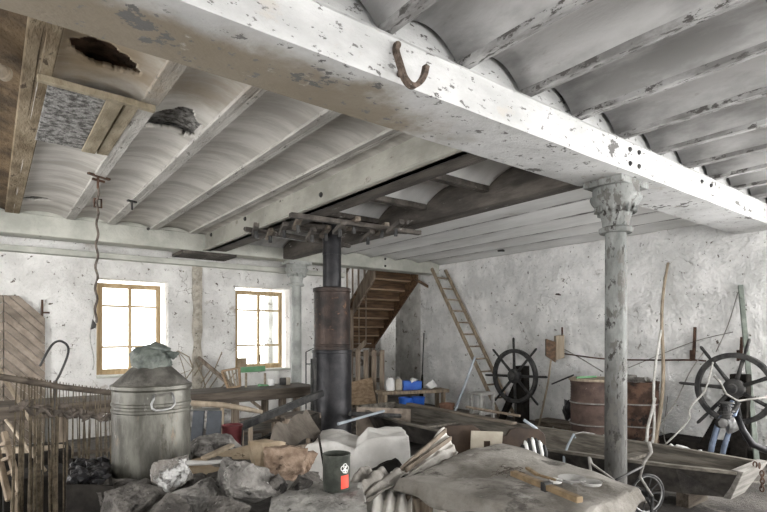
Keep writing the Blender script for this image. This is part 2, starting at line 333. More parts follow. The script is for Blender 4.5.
for i, u in enumerate(faru):
    u1 = faru[i+1] if i+1 < len(faru) else 2.68
    vault(u, u1, G1-.1, 8.05, .065 if u1-u > .3 else .02, m_vault if i != 3 else m_brown, nv=420 if i in holesA else 24, holes=holesA.get(i, ()))
    joist(u, G1-.1, 8.05, m_joist if i != 4 else m_brownj, .11 if i != 4 else .15)
vault(.22, .85, 2.7, 3.7, .13, m_cavity, dz=.055, name='exposed_rubble')
vault(.85, 1.34, 3.5, 4.6, .085, m_rubblepatch, dz=.045, name='exposed_rubble')
vault(.22, .85, 6.9, 7.7, .085, m_rubblepatch, dz=.045, name='exposed_rubble')
vault(UL, -2.0, G1-.1, 8.05, .085, m_vault)
MB().box(.28, .60, 3.73, 4.88, ZJ-.012, ZJ+.03).build('cement_patch', m_rubblepatch, ceil, bevel=.006)
MB().box(.60, .70, 3.73, 4.92, ZJ-.02, ZJ+.03).box(.715, .80, 3.73, 4.95, ZJ-.006, ZJ+.03).build('patch_board', m_yboard, ceil, bevel=.004)
MB().bar((.22, 3.66, ZJ-.02), (.88, 3.70, ZJ-.02), .045, .04).build('patch_batten', m_yboard, ceil, bevel=.004)
for i, u in enumerate([4.15, 4.62, 5.2, 5.8, 6.4, 7.0]):
    u1 = [4.62, 5.2, 5.8, 6.4, 7.0, UW][i]
    vault(u, u1, G1-.1, 8.05, .05, m_boards, zb=3.0)
    if i: joist(u, G1-.1, 8.05, m_joistn, .05, 2.985)
# hatch bay between the secondary girder and the dark trimmer: small vaults between cross ribs
cv = [2.5, 3.5, 4.43, 5.34]
for i in range(3):
    vault(2.85, 3.98, cv[i], cv[i+1], .16, m_boards, zb=2.98, axis='u', nv=16, name='vault')
for v in cv[1:]:
    MB().box(2.85, 3.98, v-.045, v+.045, 2.93, 3.15).build('joist', m_darkbeam, ceil, bevel=.006)
for i, (a, b) in enumerate([(6.35, 7.2), (7.2, 8.05)]): vault(2.85, 3.98, a, b, .12, m_vaultn, zb=2.98, axis='u', nv=16)
MB().box(2.85, 3.98, 6.3, 6.4, 2.93, 3.15).build('joist', m_darkbeam, ceil, bevel=.006)

# ---- girders
def bolt(mb, p, ax, r=.016, h=.014): mb.lathe([(r, 0), (r, h), (r*.6, h*1.5)], p, 6, ax)
prof = [(G0, ZB), (G0, 3.015), (G0+.025, 3.045), (G0+.085, 3.06), (G0+.13, 3.10), (G0+.15, ZT-.002), (G1, ZT-.002), (G1, ZB)]
gr = root('girder', 'long white peeling main girder carrying the vaults over the front column', 'beam', (3.4, 2.3, ZB))
mb = MB(); nn = 90
for k in range(nn+1):
    u = UL+(UW-UL+.05)*k/nn
    for (v, z) in prof: mb.v.append((u, v+.004*mnoise.noise(V((u*3, z*3, 0))), z+.004*mnoise.noise(V((u*3, v*7, 5)))))
n = len(prof)
for k in range(nn):
    for j in range(n): mb.f.append((k*n+j, k*n+(j+1) % n, (k+1)*n+(j+1) % n, (k+1)*n+j))
mb.f += [tuple(range(n)), tuple(range(nn*n, nn*n+n))]
mb.build('beam_body', m_girder, gr)
for (px, py) in [(628, 150), (637, 153), (628, 164), (637, 167), (700, 182), (709, 186)]:
    mb = MB(); bolt(mb, av(px, py, G0+.012), (0,-1,0), .02, .02); mb.build('bolt', m_iron, gr)
g2 = root('girder', 'grey painted secondary girder running from main girder to the window wall', 'beam', (2.76, 5.2, ZB))
MB().box(2.64, 2.73, G1, 8.02, ZB+.01, ZT-.002).box(2.60, 2.73, G1, 8.02, ZB+.01, ZB+.035).build('beam_body', m_girderd, g2, bevel=.012)
MB().box(2.735, 2.97, G1, 8.02, 2.815, 3.06).build('dark_underside', m_darkbeam, g2, bevel=.008)  # underside of the girder, a separate body darker than its painted face
for (px, py) in [(322, 178), (322, 195), (246, 219), (246, 229), (212, 235)]:
    mb = MB(); bolt(mb, au(px, py, 2.645), (-1,0,0), .026, .02); mb.build('bolt', m_iron, g2)
tag(MB().box(3.96, 4.16, G1, 8.02, ZB+.005, ZT-.002).build('trimmer_beam', m_darkbeam, bevel=.012), 'dark sooty timber beam between the two iron columns', 'beam')
g3 = root('girder', 'pale girder along the window wall resting on the far column', 'beam', (2.6, 8.2, ZB))
MB().box(UL, UW, 8.02, 8.34, ZB, 3.06).box(UL, UW, 8.02, VW, 3.06, ZT-.002).build('beam_body', m_girderg, g3, bevel=.012)
mb = MB(); bolt(mb, av(148, 229, 8.02), (0,-1,0), .022, .02); mb.build('bolt', m_iron, g3)
for (px, py) in [(385, 259), (385, 266)]:
    mb = MB(); bolt(mb, av(px, py, 8.02), (0,-1,0), .022, .02); mb.build('bolt', m_iron, g3)

# ---- columns
def column(x, y, label, m):
    r = root('iron_column', label, 'column', (x, y, 0))
    MB().box(x-.22, x+.22, y-.17, y+.17, ZB-.055, ZB).build('cap_plate', m, r, bevel=.006)
    cap = MB().lathe([(.125, 2.36), (.135, 2.375), (.135, 2.40), (.105, 2.415), (.108, 2.46), (.125, 2.52), (.165, 2.585), (.195, 2.625), (.205, 2.65), (.205, 2.665), (.185, 2.67), (.185, 2.735)], (x, y, 0), 36).build('capital', m, r, smooth=40)
    mb = MB()
    for k in range(16):
        a = k*math.pi/8; mb.rock((x+.15*math.cos(a), y+.15*math.sin(a), 2.56), (.05, .05, .09), k, 1, .05)
    mb.build('leaf_band', m, cap, smooth=True)
    MB().lathe([(.088, .12), (.088, 1.2), (.084, 2.36)], (x, y, 0), 36).build('shaft', m, r, smooth=40)
    MB().lathe([(.17, 0), (.17, .05), (.15, .07), (.135, .11), (.11, .13)], (x, y, 0), 36).build('base', m, r, smooth=40)
    return r
column(4.22, 2.288, 'peeling cast iron column standing beside the boat under the main girder', m_iron_paint)
column(4.30, 8.18, 'pale cast iron column beside the right window at the back', m_iron_paint2)

# ---- windows
def window(n, W, lab):
    u0, u1, z0, z1 = W; v = VW+.17; MB_ = (u0, u1); u0 += .03; u1 -= .07; z1 -= .055
    f = MB()
    fw = .04
    f.box(u0, u0+fw, v, v+.06, z0, z1).box(u1-fw, u1, v, v+.06, z0, z1).box(u0+fw, u1-fw, v, v+.06, z1-fw, z1).box(u0+fw, u1-fw, v, v+.06, z0, z0+fw*1.2)
    fr = struct(f.build('window_%d' % n, m_win, bevel=.004)); fr['label'] = lab
    mid = (u0+u1)/2
    for (a, b) in ((u0+fw, mid+.012), (mid-.012, u1-fw)):
        s = MB(); w = .036; va = v-.018 if a > u0+.2 else v-.012
        s.box(a, a+w, va, va+.04, z0+fw*1.2, z1-fw).box(b-w, b, va, va+.04, z0+fw*1.2, z1-fw).box(a+w, b-w, va, va+.04, z1-fw-w, z1-fw).box(a+w, b-w, va, va+.04, z0+fw*1.2, z0+fw*1.2+w)
        for zt in (z0+(z1-z0)*.30, z0+(z1-z0)*.75): s.box(a+w, b-w, va+.008, va+.03, zt-.016, zt+.016)
        sh = s.build('sash', m_win, fr, bevel=.003)
        MB().box(a+w, b-w, va+.017, va+.021, z0+fw*1.2+w, z1-fw-w).build('pane', m_glass, sh)
    MB().box(MB_[0], MB_[1], VW-.05, v, z0-.04, z0-.001).build('window_sill', m_girderg, fr, bevel=.006)
    b = MB(); b.bar((mid+.02, v-.03, z0+.12), (mid+.02, v-.03, z0+.24), .012, .02); b.build('handle', m_iron, fr)
window(1, W1, 'wooden double casement window above the zinc canister')
window(2, W2, 'wooden double casement window beside the far column')

# ---- staircase in the stairwell, climbing towards the room
st = root('staircase', 'old brown timber staircase seen from below behind the pale girder', 'staircase', (6.95, 9.4, 0))
n = 8; va, vb, za, zb_ = 10.25, 8.66, 1.30, 2.92
ul, ur = 6.38, 7.50
for k in range(n):
    v = va+(vb-va)*k/n; z = za+(zb_-za)*(k+1)/n; vn = va+(vb-va)*(k+1)/n
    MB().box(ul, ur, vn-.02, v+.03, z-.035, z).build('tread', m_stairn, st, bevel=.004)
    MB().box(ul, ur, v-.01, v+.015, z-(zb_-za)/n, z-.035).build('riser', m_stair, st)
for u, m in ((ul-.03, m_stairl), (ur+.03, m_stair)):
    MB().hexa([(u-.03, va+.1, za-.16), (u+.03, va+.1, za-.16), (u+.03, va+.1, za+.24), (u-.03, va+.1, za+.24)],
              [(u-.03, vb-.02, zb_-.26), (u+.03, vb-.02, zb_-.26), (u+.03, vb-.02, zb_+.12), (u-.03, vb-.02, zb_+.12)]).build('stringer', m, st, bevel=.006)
MB().bar((ul-.03, va+.1, za+1.0), (ul-.03, vb, zb_+1.0), .05, .05).build('handrail', m_stairl, st, bevel=.006)
for k in range(7):
    t = (k+.5)/7; v = va+(vb-va)*t; z = za+(zb_-za)*t
    MB().box(ul-.045, ul-.015, v-.015, v+.015, z+.1, z+1.0).build('baluster', m_stairl, st)
MB().box(6.3, 7.56, 10.25, 11.28, 1.18, 1.28).build('landing', m_stair, st)
for (u, v) in ((6.36, 10.3), (7.5, 10.3)): MB().box(u-.05, u+.05, v-.04, v+.06, 0, 1.2).build('post', m_stairl, st)
# curved handrail of the lower flight seen left of the stair
hp = [ad(x, y, 11.2) for x, y in ((350,310),(353,300),(359,288),(366,278))]
hr = root('handrail', 'thin curved handrail with spindles left of the brown staircase', 'handrail', (hp[0].x, hp[0].y, 0))
MB().tube(hp, .02, 8).build('rail', m_stair, hr, smooth=True)
for i in range(4):
    b_ = V(hp[i]); MB().tube([b_, V((b_.x, b_.y, 1.0+.12*i))], .012, 6).build('spindle', m_stairl, hr)
MB().box(hp[0].x-.05, hp[0].x+.05, hp[0].y-.05, hp[0].y+.05, 0, hp[0].z).build('newel_post', m_stairl, hr)
MB().bar((hp[0].x, hp[0].y, 1.0), (hp[3].x, hp[3].y, 1.36), .05, .1).build('bottom_rail', m_stairl, hr)
# ================================================================== THINGS
# ---- iron hook on the girder face
v = G0-.005
h = root('iron_hook', 'rusty flaking iron hook fixed to the white face of main girder', 'hook', av(398, 62, v))
def hp_(px, py, off): p = av(px, py, v-off); return p
def strap(pts, w, t):
    mb = MB(); P = [V(p) for p in pts]
    for i, p in enumerate(P):
        d = (P[min(i+1, len(P)-1)]-P[max(i-1, 0)]).normalized(); a = d.cross(V((0,-1,0))).normalized()*t/2; q = V((0, w/2, 0))
        # flat iron bent in the girder's plane
        mb.v += [tuple(p-a-q), tuple(p+a-q), tuple(p+a+q), tuple(p-a+q)]
    m = len(P)
    for i in range(m-1):
        for k in range(4): mb.f.append((i*4+k, i*4+(k+1) % 4, i*4+4+(k+1) % 4, i*4+4+k))
    mb.f += [(3,2,1,0), tuple(range(m*4-4, m*4))]
    return mb
pts = [(397,44,.01), (396,50,.02), (398,58,.04), (401,68,.06), (404,77,.075), (409,84,.085), (414,86,.09), (420,82,.095), (424,75,.095), (426,66,.095)]
strap(cat_([hp_(*p) for p in pts], 4), .032, .024).build('hook_bar', m_hookm, h)
MB().lathe([(.018, 0), (.018, .02), (.01, .03)], av(396, 46, v), 8, (0,-1,0)).build('bolt_head', m_hookm, h)
MB().lathe([(.014, 0), (.014, .04)], av(399, 75, v), 8, (0,-1,0)).build('stop_peg', m_hookm, h)

# ---- rope hanging from iron bracket
p = ad(98, 183, 5.0); p.z = ZJ+.02
r = root('hanging_rope', 'dark twisted rope hanging from a ceiling bracket before the left window', 'rope', p)
MB().bar(p+V((-.09,-.05,-.02)), p+V((.11,.06,-.02)), .03, .02).bar(p+V((-.05,-.02,-.06)), p+V((.06,.03,-.06)), .02, .02).tube([p, p+V((0,0,-.14))], .012, 6).build('bracket', m_rust, r)
pts = []; z0 = p.z-.12; z1 = 1.62
for k in range(41):
    t = k/40; pts.append((p.x+.01*math.sin(t*40)-.02*t, p.y+.01*math.cos(t*33), z0+(z1-z0)*t))
MB().tube(pts, .011, 6).build('rope', m_cordd, r, smooth=True)
MB().tube([V(pts[0])+V((-.03,0,-.12)), V(pts[0])+V((.03,0,-.12)), V(pts[0])+V((.03,0,-.2)), V(pts[0])+V((-.03,0,-.2))], .011, 6, True).build('link', m_rust, r)
MB().rock((pts[-1][0]-.03, pts[-1][1], z1-.02), (.06, .06, .11), 3, 1).build('iron_tip', m_iron, r)
# cord looped down the window jamb
pts = [av(92+2*math.sin(k*.9), 300+k*7, VW-.04) for k in range(11)]
tag(MB().tube(pts, .008, 6).build('cord', m_rope), 'pale frayed cord hanging down left edge of the left window', 'cord')
p = ad(132, 212, 5.9); p.z = ZJ
r = root('ceiling_hook', 'small dark iron hook under the ceiling right of hanging rope', 'hook', p)
MB().bar(p+V((-.05,-.02,-.012)), p+V((.05,.03,-.012)), .03, .02).build('plate', m_iron, r)
MB().tube([p, p+V((0,0,-.11))], .01, 6).build('shank', m_iron, r)

# ---- stove
sp = ad(332, 425, 6.6); sx, sy = sp.x, sp.y
s = root('stove', 'tall black cylindrical iron stove with flue pipe rising to the ceiling', 'stove', (sx, sy, 0))
MB().lathe([(.20, .10), (.25, .12), (.25, .30), (.253, .31), (.25, .32), (.25, 1.27), (.257, 1.275), (.257, 1.31), (.235, 1.315)], (sx, sy, 0), 48).build('fire_body', m_black, s, smooth=35)
MB().lathe([(.232, 1.312), (.232, 1.36), (.237, 1.365), (.237, 1.38), (.232, 1.385), (.232, 2.04), (.243, 2.045), (.243, 2.09), (.22, 2.10), (.12, 2.105)], (sx, sy, 0), 48).build('upper_drum', m_stoveu, s, smooth=35)
MB().lathe([(.118, 2.10), (.118, 3.05)], (sx, sy, 0), 32).build('flue_pipe', m_black, s, smooth=35)
MB().lathe([(.122, 2.52), (.122, 2.55)], (sx, sy, 0), 32).build('pipe_seam', m_black, s, smooth=35)
rt = V((CS, -SN, 0)); fw = V((SN, CS, 0)); Pst = V((sx, sy, 0))
a = Pst-rt*.19-fw*.17
MB().bar(a+V((0,0,.22)), a+V((0,0,1.22)), .04, .02, fw).build('door_strip', m_iron, s, bevel=.004)
b = Pst-rt*.245-fw*.05
MB().bar(b+V((0,0,.15)), b+V((0,0,1.2)), .04, .05, fw).build('flange', m_iron, s)
for k in range(4):
    q = Pst+rt*(.17*(1 if k % 2 else -1))+fw*(.17*(1 if k > 1 else -1))
    MB().box(q.x-.025, q.x+.025, q.y-.025, q.y+.025, 0, .125).build('foot', m_iron, s)

# ---- the rack of rough sticks round the flue
rk = root('ceiling_rack', 'rough rack of sooty bars and pegs under ceiling around the flue pipe', 'rack', (sx, sy, ZB-.05))
for (x0, y0, x1, y1) in [(290,215,420,233), (275,224,408,232), (245,229,350,246)]:
    MB().bar(ad(x0, y0, 5.3 if y0 < 220 else 6.3), ad(x1, y1, 6.2 if y0 < 220 else 6.9), .07, .05).build('rail', m_darkbeam, rk, bevel=.006)
for i in range(11):
    t = i/10
    q = ad(256+14*i, 232+1.2*math.sin(i*2)-8*math.sin(t*3.1), 6.0+.3*math.sin(i*1.7)); q.z = 2.72+.03*math.sin(i*3)
    MB().bar(q+V((-.08,-.20,.02)), q+V((.08,.24,0)), .06, .05).build('cross_stick', m_woody if i % 2 else m_darkbeam, rk, bevel=.006)
    MB().tube([q, q+V((.02,.03,-.09))], .022, 6).build('peg', m_iron, rk)
MB().box(2.98, 3.95, 5.45, 6.3, 3.2, 3.24).build('dark_opening_board', m_black, rk)  # black board standing for the darkness inside the flue opening

# ---- chevron shutter leaning on the window wall
dx0, dx1, dv = -.32, .60, VW-.05
d = root('herringbone_door', 'weathered herringbone plank door leaning against the wall left of windows', 'door', (.15, dv-.05, 0))
mb = MB(); mb2 = MB(); mid = .14
def chevron(mbs, a0, a1, sgn):
    k = 0; z = -.9
    while z < 2.1:
        za = z; zb = z+.118
        # plank edge clipped to the door's rectangle
        def pt(u, zz): return (u, zz)
        uL, uR = a0, a1
        sl = 1.0*sgn
        poly = [(uL, za+sl*(uL-mid)), (uR, za+sl*(uR-mid)), (uR, zb+sl*(uR-mid)), (uL, zb+sl*(uL-mid))]
        out = []
        for lim, keepup in ((.02, True), (2.03, False)):
            src = poly if not out else out; res = []
            for i in range(len(src)):
                p, q = src[i], src[(i+1) % len(src)]
                pin = p[1] >= lim if keepup else p[1] <= lim; qin = q[1] >= lim if keepup else q[1] <= lim
                if pin: res.append(p)
                if pin != qin:
                    t = (lim-p[1])/(q[1]-p[1]); res.append((p[0]+(q[0]-p[0])*t, lim))
            out = res
            if len(out) < 3: break
        if len(out) >= 3:
            off = .004*(k % 3)
            mbs[k % 2].hexa([(u, dv-.03-off, zz) for u, zz in out], [(u, dv-.002, zz) for u, zz in out])
        z += .124; k += 1
chevron((mb, mb2), dx0, mid-.004, 1); chevron((mb2, mb), mid+.004, dx1, -1)
mb.build('plank', m_chev, d, bevel=.003); mb2.build('plank', m_chev2, d, bevel=.003)
MB().box(dx0, dx1, dv, dv+.03, .3, .42).box(dx0, dx1, dv, dv+.03, 1.55, 1.67).build('ledge_batten', m_woodx, d)
tag(MB().box(.56, .585, VW-.05, VW-.005, 1.72, 1.99).box(.585, .66, VW-.03, VW-.01, 1.80, 1.825).build('door_pintle', m_rust), 'small rusty iron pintle on the wall beside the herringbone door', 'hinge')

# ---- left foreground: net hung over a pole
def px(x, y, d): return ad(x, y, d)
pa, pb = px(-14, 374.5, 2.55), px(122, 394, 3.25)
nr = root('net_pole', 'long dark pole carrying the fishing net at left edge', 'pole', (pa.x, pa.y, 0))
MB().tube([pa, pa.lerp(pb, .5)+V((0,0,-.01)), pb], .017, 10).build('pole', m_woodx, nr, smooth=True)
for t in (.02, .98):
    q = pa.lerp(pb, t); MB().bar((q.x, q.y, 0), (q.x, q.y, q.z-.012), .04, .04).build('post', m_woodz, nr)
nt_ = root('fishing_net', 'brown knotted fishing net with cork floats hanging from the pole', 'net', (pa.x+.1, pa.y-.05, 0))
mb = MB(); kn = MB(); mesh = MB(); rnd = random.Random(4)
for k in range(34):
    t = .19+.78*(k+rnd.uniform(-.3, .3))/34
    q = pa.lerp(pb, t)+V((0,0,.019)); zk = q.z-.14-.03*t+rnd.uniform(-.025, .02)
    r_ = rnd.uniform(.002, .004)*(1.5 if k < 14 else 1)
    o = V((rnd.uniform(-.01,.01), rnd.uniform(-.03,.01), 0))
    mb.tube([q, V((q.x, q.y, zk))+o, V((q.x, q.y, zk-.25))+o*2, V((q.x, q.y, zk-.55))+o*3, V((q.x+rnd.uniform(-.03,.03), q.y, .04))+o*2], [r_*.8, r_*.9, r_*1.5, r_*1.9, r_*1.8], 5)
    kn.rock(V((q.x, q.y, zk))+o, (rnd.uniform(.035,.06), .045, rnd.uniform(.03,.045)), k, 1, .1)
mb.build('hanging_cord', m_cord, nt_, smooth=True)['kind'] = 'stuff'
kn.build('cork_float', m_cordd, nt_, smooth=True)['kind'] = 'stuff'
# drooping head-rope between the floats
pts = []
for k in range(30):
    t = .2+.76*k/29; q = pa.lerp(pb, t); pts.append(q+V((0,-.02,-.16+.02*math.sin(k*1.3))))
MB().tube(pts, .009, 6).build('head_rope', m_cordd, nt_, smooth=True)
# iron hook rod
pts = [px(*p, 3.3) for p in [(40,366),(44,358),(49,349),(54,343),(60,341),(66,344),(68.5,350),(66,360),(60,374),(55.5,384),(54,405),(53,440),(53,500)]]
pts.append(V((pts[-1].x, pts[-1].y, 0)))
tag(MB().tube(cat_(pts, 4), .0075, 8).build('iron_crook', m_iron, smooth=True), 'slender dark iron rod with hooked top behind the net pole', 'rod')
# slanted sticks and trestle on the left
tag(MB().bar(px(-6, 362, 3.6), px(22, 406, 3.9), .028, .02).bar(px(22, 406, 3.9), px(40, 440, 3.95), .028, .02).bar(px(40, 440, 3.95), V((px(46,440,3.95).x, px(46,440,3.95).y, 0)), .028, .02).build('batten', m_lightwood, bevel=.003), 'thin pale batten slanting across the herringbone door', 'batten')
a, b = px(6, 420, 3.5), px(43, 468, 3.2); b2 = b+(b-a)*.05
tag(MB().box(b.x-.2, b.x+.12, b.y-.12, b.y+.2, 0, b2.z-.012).build('shade_dark_crate', m_blackpaint, bevel=.01), 'crate coloured dark to match the shade behind the net under the pale stick', 'crate')  # rest for the stick, coloured dark to match the shade around it
tag(MB().tube([a, b, b2], [.011, .012, .012], 10).build('broomstick', m_lightwood, smooth=True), 'round pale stick slanting behind the brown net at left', 'stick')
tr = root('wooden_trestle', 'broken pale wooden ladder frame leaning low at the left edge', 'trestle', px(10, 512, 3.0)*1)
tr.location.z = 0
for (x0,y0,x1,y1) in [(-8,428,9,500),(4,432,20,492)]:
    A = px(x0,y0,3.0); B = px(x1,y1,2.9); MB().bar(A, B, .03, .03).build('rail', m_ladder, tr, bevel=.004)
for (x0,y0,x1,y1) in [(-4,446,8,443),(-2,462,11,457),(2,478,15,470),(8,500,20,492)]:
    MB().bar(px(x0,y0,2.98), px(x1,y1,2.93), .03, .02).build('rung', m_ladder, tr, bevel=.003)
A = px(14, 496, 2.9); MB().bar(A, V((A.x, A.y, 0)), .03, .03).build('leg', m_ladder, tr)
tag(MB().bar(px(-20, 452, 4.3), px(30, 450, 4.3), .07, .06).bar(px(30, 450, 4.3), px(64, 447, 4.5), .06, .05).build('round_post', m_lightwood, bevel=.015), 'stout pale post lying across the dark clutter behind the net', 'post')
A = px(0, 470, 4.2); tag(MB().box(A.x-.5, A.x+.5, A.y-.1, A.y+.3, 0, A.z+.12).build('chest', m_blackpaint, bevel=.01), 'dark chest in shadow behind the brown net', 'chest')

# ---- long bench along the back, clutter on and below it
bv0, bv1, bz = 6.2, 6.95, .80
bn = root('workbench', 'very long dark timber workbench running from left edge to the stove', 'workbench', (1.8, 6.5, 0))
MB().box(-.6, 3.72, bv0, bv0+.09, bz-.14, bz).build('front_rail', m_woodx, bn, bevel=.008)
MB().box(-.6, 3.68, bv0+.09, bv1, bz-.05, bz-.012).build('bench_top', m_woodx, bn, bevel=.006)
for u in (-.45, .6, 1.7, 2.45, 3.1, 3.6):
    for v in (bv0+.1, bv1-.1): MB().box(u-.04, u+.04, v-.04, v+.04, 0, bz-.05).build('leg', m_woodz, bn, bevel=.005)
MB().box(-.5, 3.15, bv0+.12, bv1-.12, .22, .26).build('shelf', m_woodx, bn)
# spindle-back chair lying on it
q = at(255, 391, .80)
def on(x, y): return av(x, y, 6.75)
ch = root('chair_frame', 'small broken chair frame with turned spindles lying on the workbench', 'chair', on(262, 391))
A, B, D, E = on(222, 371), on(239, 368), on(240, 386), on(228, 388)
for (p, q_) in ((A, E), (B, D)): MB().tube([p, q_], .02, 8).build('post', m_stairn, ch)
MB().bar(A, B, .04, .025).build('top_rail', m_stairn, ch); MB().bar(E, D, .03, .025).build('bottom_rail', m_stairn, ch)
for k in range(4):
    t = (k+.7)/4.6; MB().tube([A.lerp(B, t), E.lerp(D, t)], .011, 6).build('spindle', m_wicker, ch)
MB().bar(on(236, 389), on(264, 387), .10, .03).build('seat_rail', m_lightwood, ch)
gb = root('green_rack', 'faded green painted wooden rail frame on the workbench under right window', 'rack', on(254, 390))
MB().bar(on(241, 370), on(265, 368.5), .035, .075).build('top_bar', m_green, gb, bevel=.005)
for x in (246, 265): MB().bar(on(x, 373), on(x, 389), .025, .025).build('upright', m_wicker, gb)
tag(MB().bar(on(258, 385.5), on(275, 387), .05, .05).build('green_bolster', m_green, bevel=.015), 'pale green roll lying on the workbench right of green frame', 'roll')
for (x, lab, m) in ((271, 'white paper roll on the workbench before the right window', m_white), (283, 'dark tin beside white paper roll on the workbench', m_iron), (287, 'pale jar at right end of clutter on the workbench', m_cream)):
    c = on(x, 385); tag(MB().lathe([(.045, 0), (.05, .01), (.05, .09), (.042, .1)], (c.x, c.y, bz-.012), 20).build('paper_roll' if x == 271 else 'tin' if x == 283 else 'jar', m, smooth=35), lab, 'roll' if x == 271 else 'tin' if x == 283 else 'jar')
# rake and twigs leaning on the window wall
def wl(x, y): return av(x, y, VW-.10)
rake = root('hay_rake', 'broken dark wooden rake slanting against the wall between the windows', 'rake', wl(215, 380))
MB().bar(wl(198, 357), wl(198, 357).lerp(V(wl(236, 392))+V((0,-.3,0)), 2.2), .05, .05).build('shaft', m_woodz, rake, bevel=.005)
MB().bar(wl(201, 361), V(wl(230, 391))+V((0,-.35,0)), .035, .035).build('second_shaft', m_chev2, rake, bevel=.004)
for k in range(4):
    a = wl(204+7*k, 362+7*k); MB().tube([a, a+V((-.18,-.05,-.22))], .010, 6).build('tine', m_wicker, rake)
bk = root('wire_basket', 'frail bent twig basket hanging on the wall right of left window', 'basket', wl(182, 362))
P = [wl(168,356), wl(178,351), wl(189,357), wl(193,369), wl(186,379), wl(173,377)]
MB().tube(P, .010, 6, True).build('rim', m_wicker, bk)
for i in range(3): MB().tube([P[i], P[i].lerp(P[5-i], .5)+V((0,-.08,-.04)), P[5-i]], .007, 6).build('rib', m_wicker, bk)
MB().tube([P[1], P[3], P[5]], .006, 6).build('stay', m_wicker, bk)
for i, (x0,y0,x1,y1) in enumerate([(201,392,222,352),(207,396,196,362),(213,394,236,372)]):
    tag(MB().tube([wl(x0,y0), wl((x0+x1)/2+2,(y0+y1)/2), wl(x1,y1)], .010, 6).build('twig', m_wicker), ['long pale twig crossing the dark rake on the wall', 'short twig leaning left behind the dark rake', 'twig lying low right of the dark rake'][i], 'twig')
p_ = av(242, 361, VW+.06); tag(MB().box(p_.x-.085, p_.x+.085, p_.y, p_.y+.012, .912, 1.10).build('board', m_tan, bevel=.003), 'small brown card standing on the sill of the right window', 'card')

# iron bars and pole in front of the bench
tag(MB().bar(px(240, 427, 4.9), px(322, 393, 6.0), .06, .07).bar(px(240, 427, 4.9), V((px(236,429,4.85).x, px(236,429,4.85).y, 0)), .05, .05).build('iron_bar', m_iron, bevel=.004), 'black iron bar sloping up from red bucket to the stove', 'bar')
a = px(188, 403, 4.7); b = px(262, 412, 5.0)
tag(MB().tube([a, px(222, 405, 4.8), px(246, 409, 4.9), b], [.026,.028,.026,.02], 10).tube([px(222,408,4.8), V((px(222,408,4.8).x, px(222,408,4.8).y, 0))], .02, 8).build('branch_pole', m_lightwood, smooth=True), 'smooth bent wooden pole lying right of the zinc canister', 'pole')
a = px(258, 446, 4.2); b = px(318, 418, 4.9)
tag(MB().bar(a, b, .05, .10).bar(V((a.x, a.y, 0)), a, .05, .05).bar(V((b.x, b.y, 0)), b, .05, .05).build('dark_rail', m_blackpaint, bevel=.005), 'black low rail in front of the carton sheet and stove', 'rail')
bk2 = px(232, 440, 4.4)
b_ = root('red_bucket', 'dull red plastic bucket standing beside the slate blue boards', 'bucket', (bk2.x, bk2.y, 0))
zt = bk2.z+.13
MB().lathe([(.06, zt-.30), (.07, zt-.29), (.085, zt), (.092, zt), (.092, zt-.02), (.086, zt-.02)], (bk2.x, bk2.y, 0), 24).build('pail', m_redb, b_, smooth=35)
MB().lathe([(.12, 0), (.12, zt-.30)], (bk2.x, bk2.y, 0), 20).build('stand', m_woodz, b_)
for i, (x0, x1, lab) in enumerate(((193, 207, 'slate blue board leaning beside the zinc canister, left one of the pair'), (207, 224, 'slate blue board leaning beside the red bucket'))):
    A, B = px(x0, 411, 4.3), px(x1-3, 411, 4.3); A2, B2 = px(x0+3*i, 447, 4.1), px(x1-1+4*i, 447, 4.1); A2.z = B2.z = 0
    A2 += fw*-.25; B2 += fw*-.25
    q = fw*.03
    tag(MB().hexa([A2, B2, B2+q, A2+q], [A, B, B+q, A+q]).build('board', m_slate, bevel=.004), lab, 'board')
pw = px(284, 322+90, 5.3)
wb = root('white_sack', 'crumpled white sack lying on the low shelf of the workbench', 'sack', px(212, 405, 6.6)); wb.location.z = .26
MB().rock((wb.location.x, wb.location.y, .44), (.75, .35, .36), 9, 3, .1).build('sack_body', m_sheet, wb, smooth=True)
# small crate-like frames under the bench
for i, (x, lab, s_) in enumerate(((258, 'pale wooden frame under workbench behind the iron bar', .36), (293, 'grey wooden crate frame under workbench next to stove', .42))):
    c = px(x, 425, 6.05); fz = root('wooden_stand', lab, 'stand', (c.x, c.y, 0))
    for du in (-.2, .2):
        for dw in (0, .25): MB().box(c.x+du-.02, c.x+du+.02, c.y+dw-.25-.02, c.y+dw-.25+.02, 0, s_+.15).build('leg', m_stairl, fz)
    MB().box(c.x-.22, c.x+.22, c.y-.27, c.y+.02, s_+.15, s_+.18).build('top', m_woodx, fz)
    MB().box(c.x-.22, c.x+.22, c.y-.27, c.y-.24, .2, .26).build('rail', m_stairl, fz)

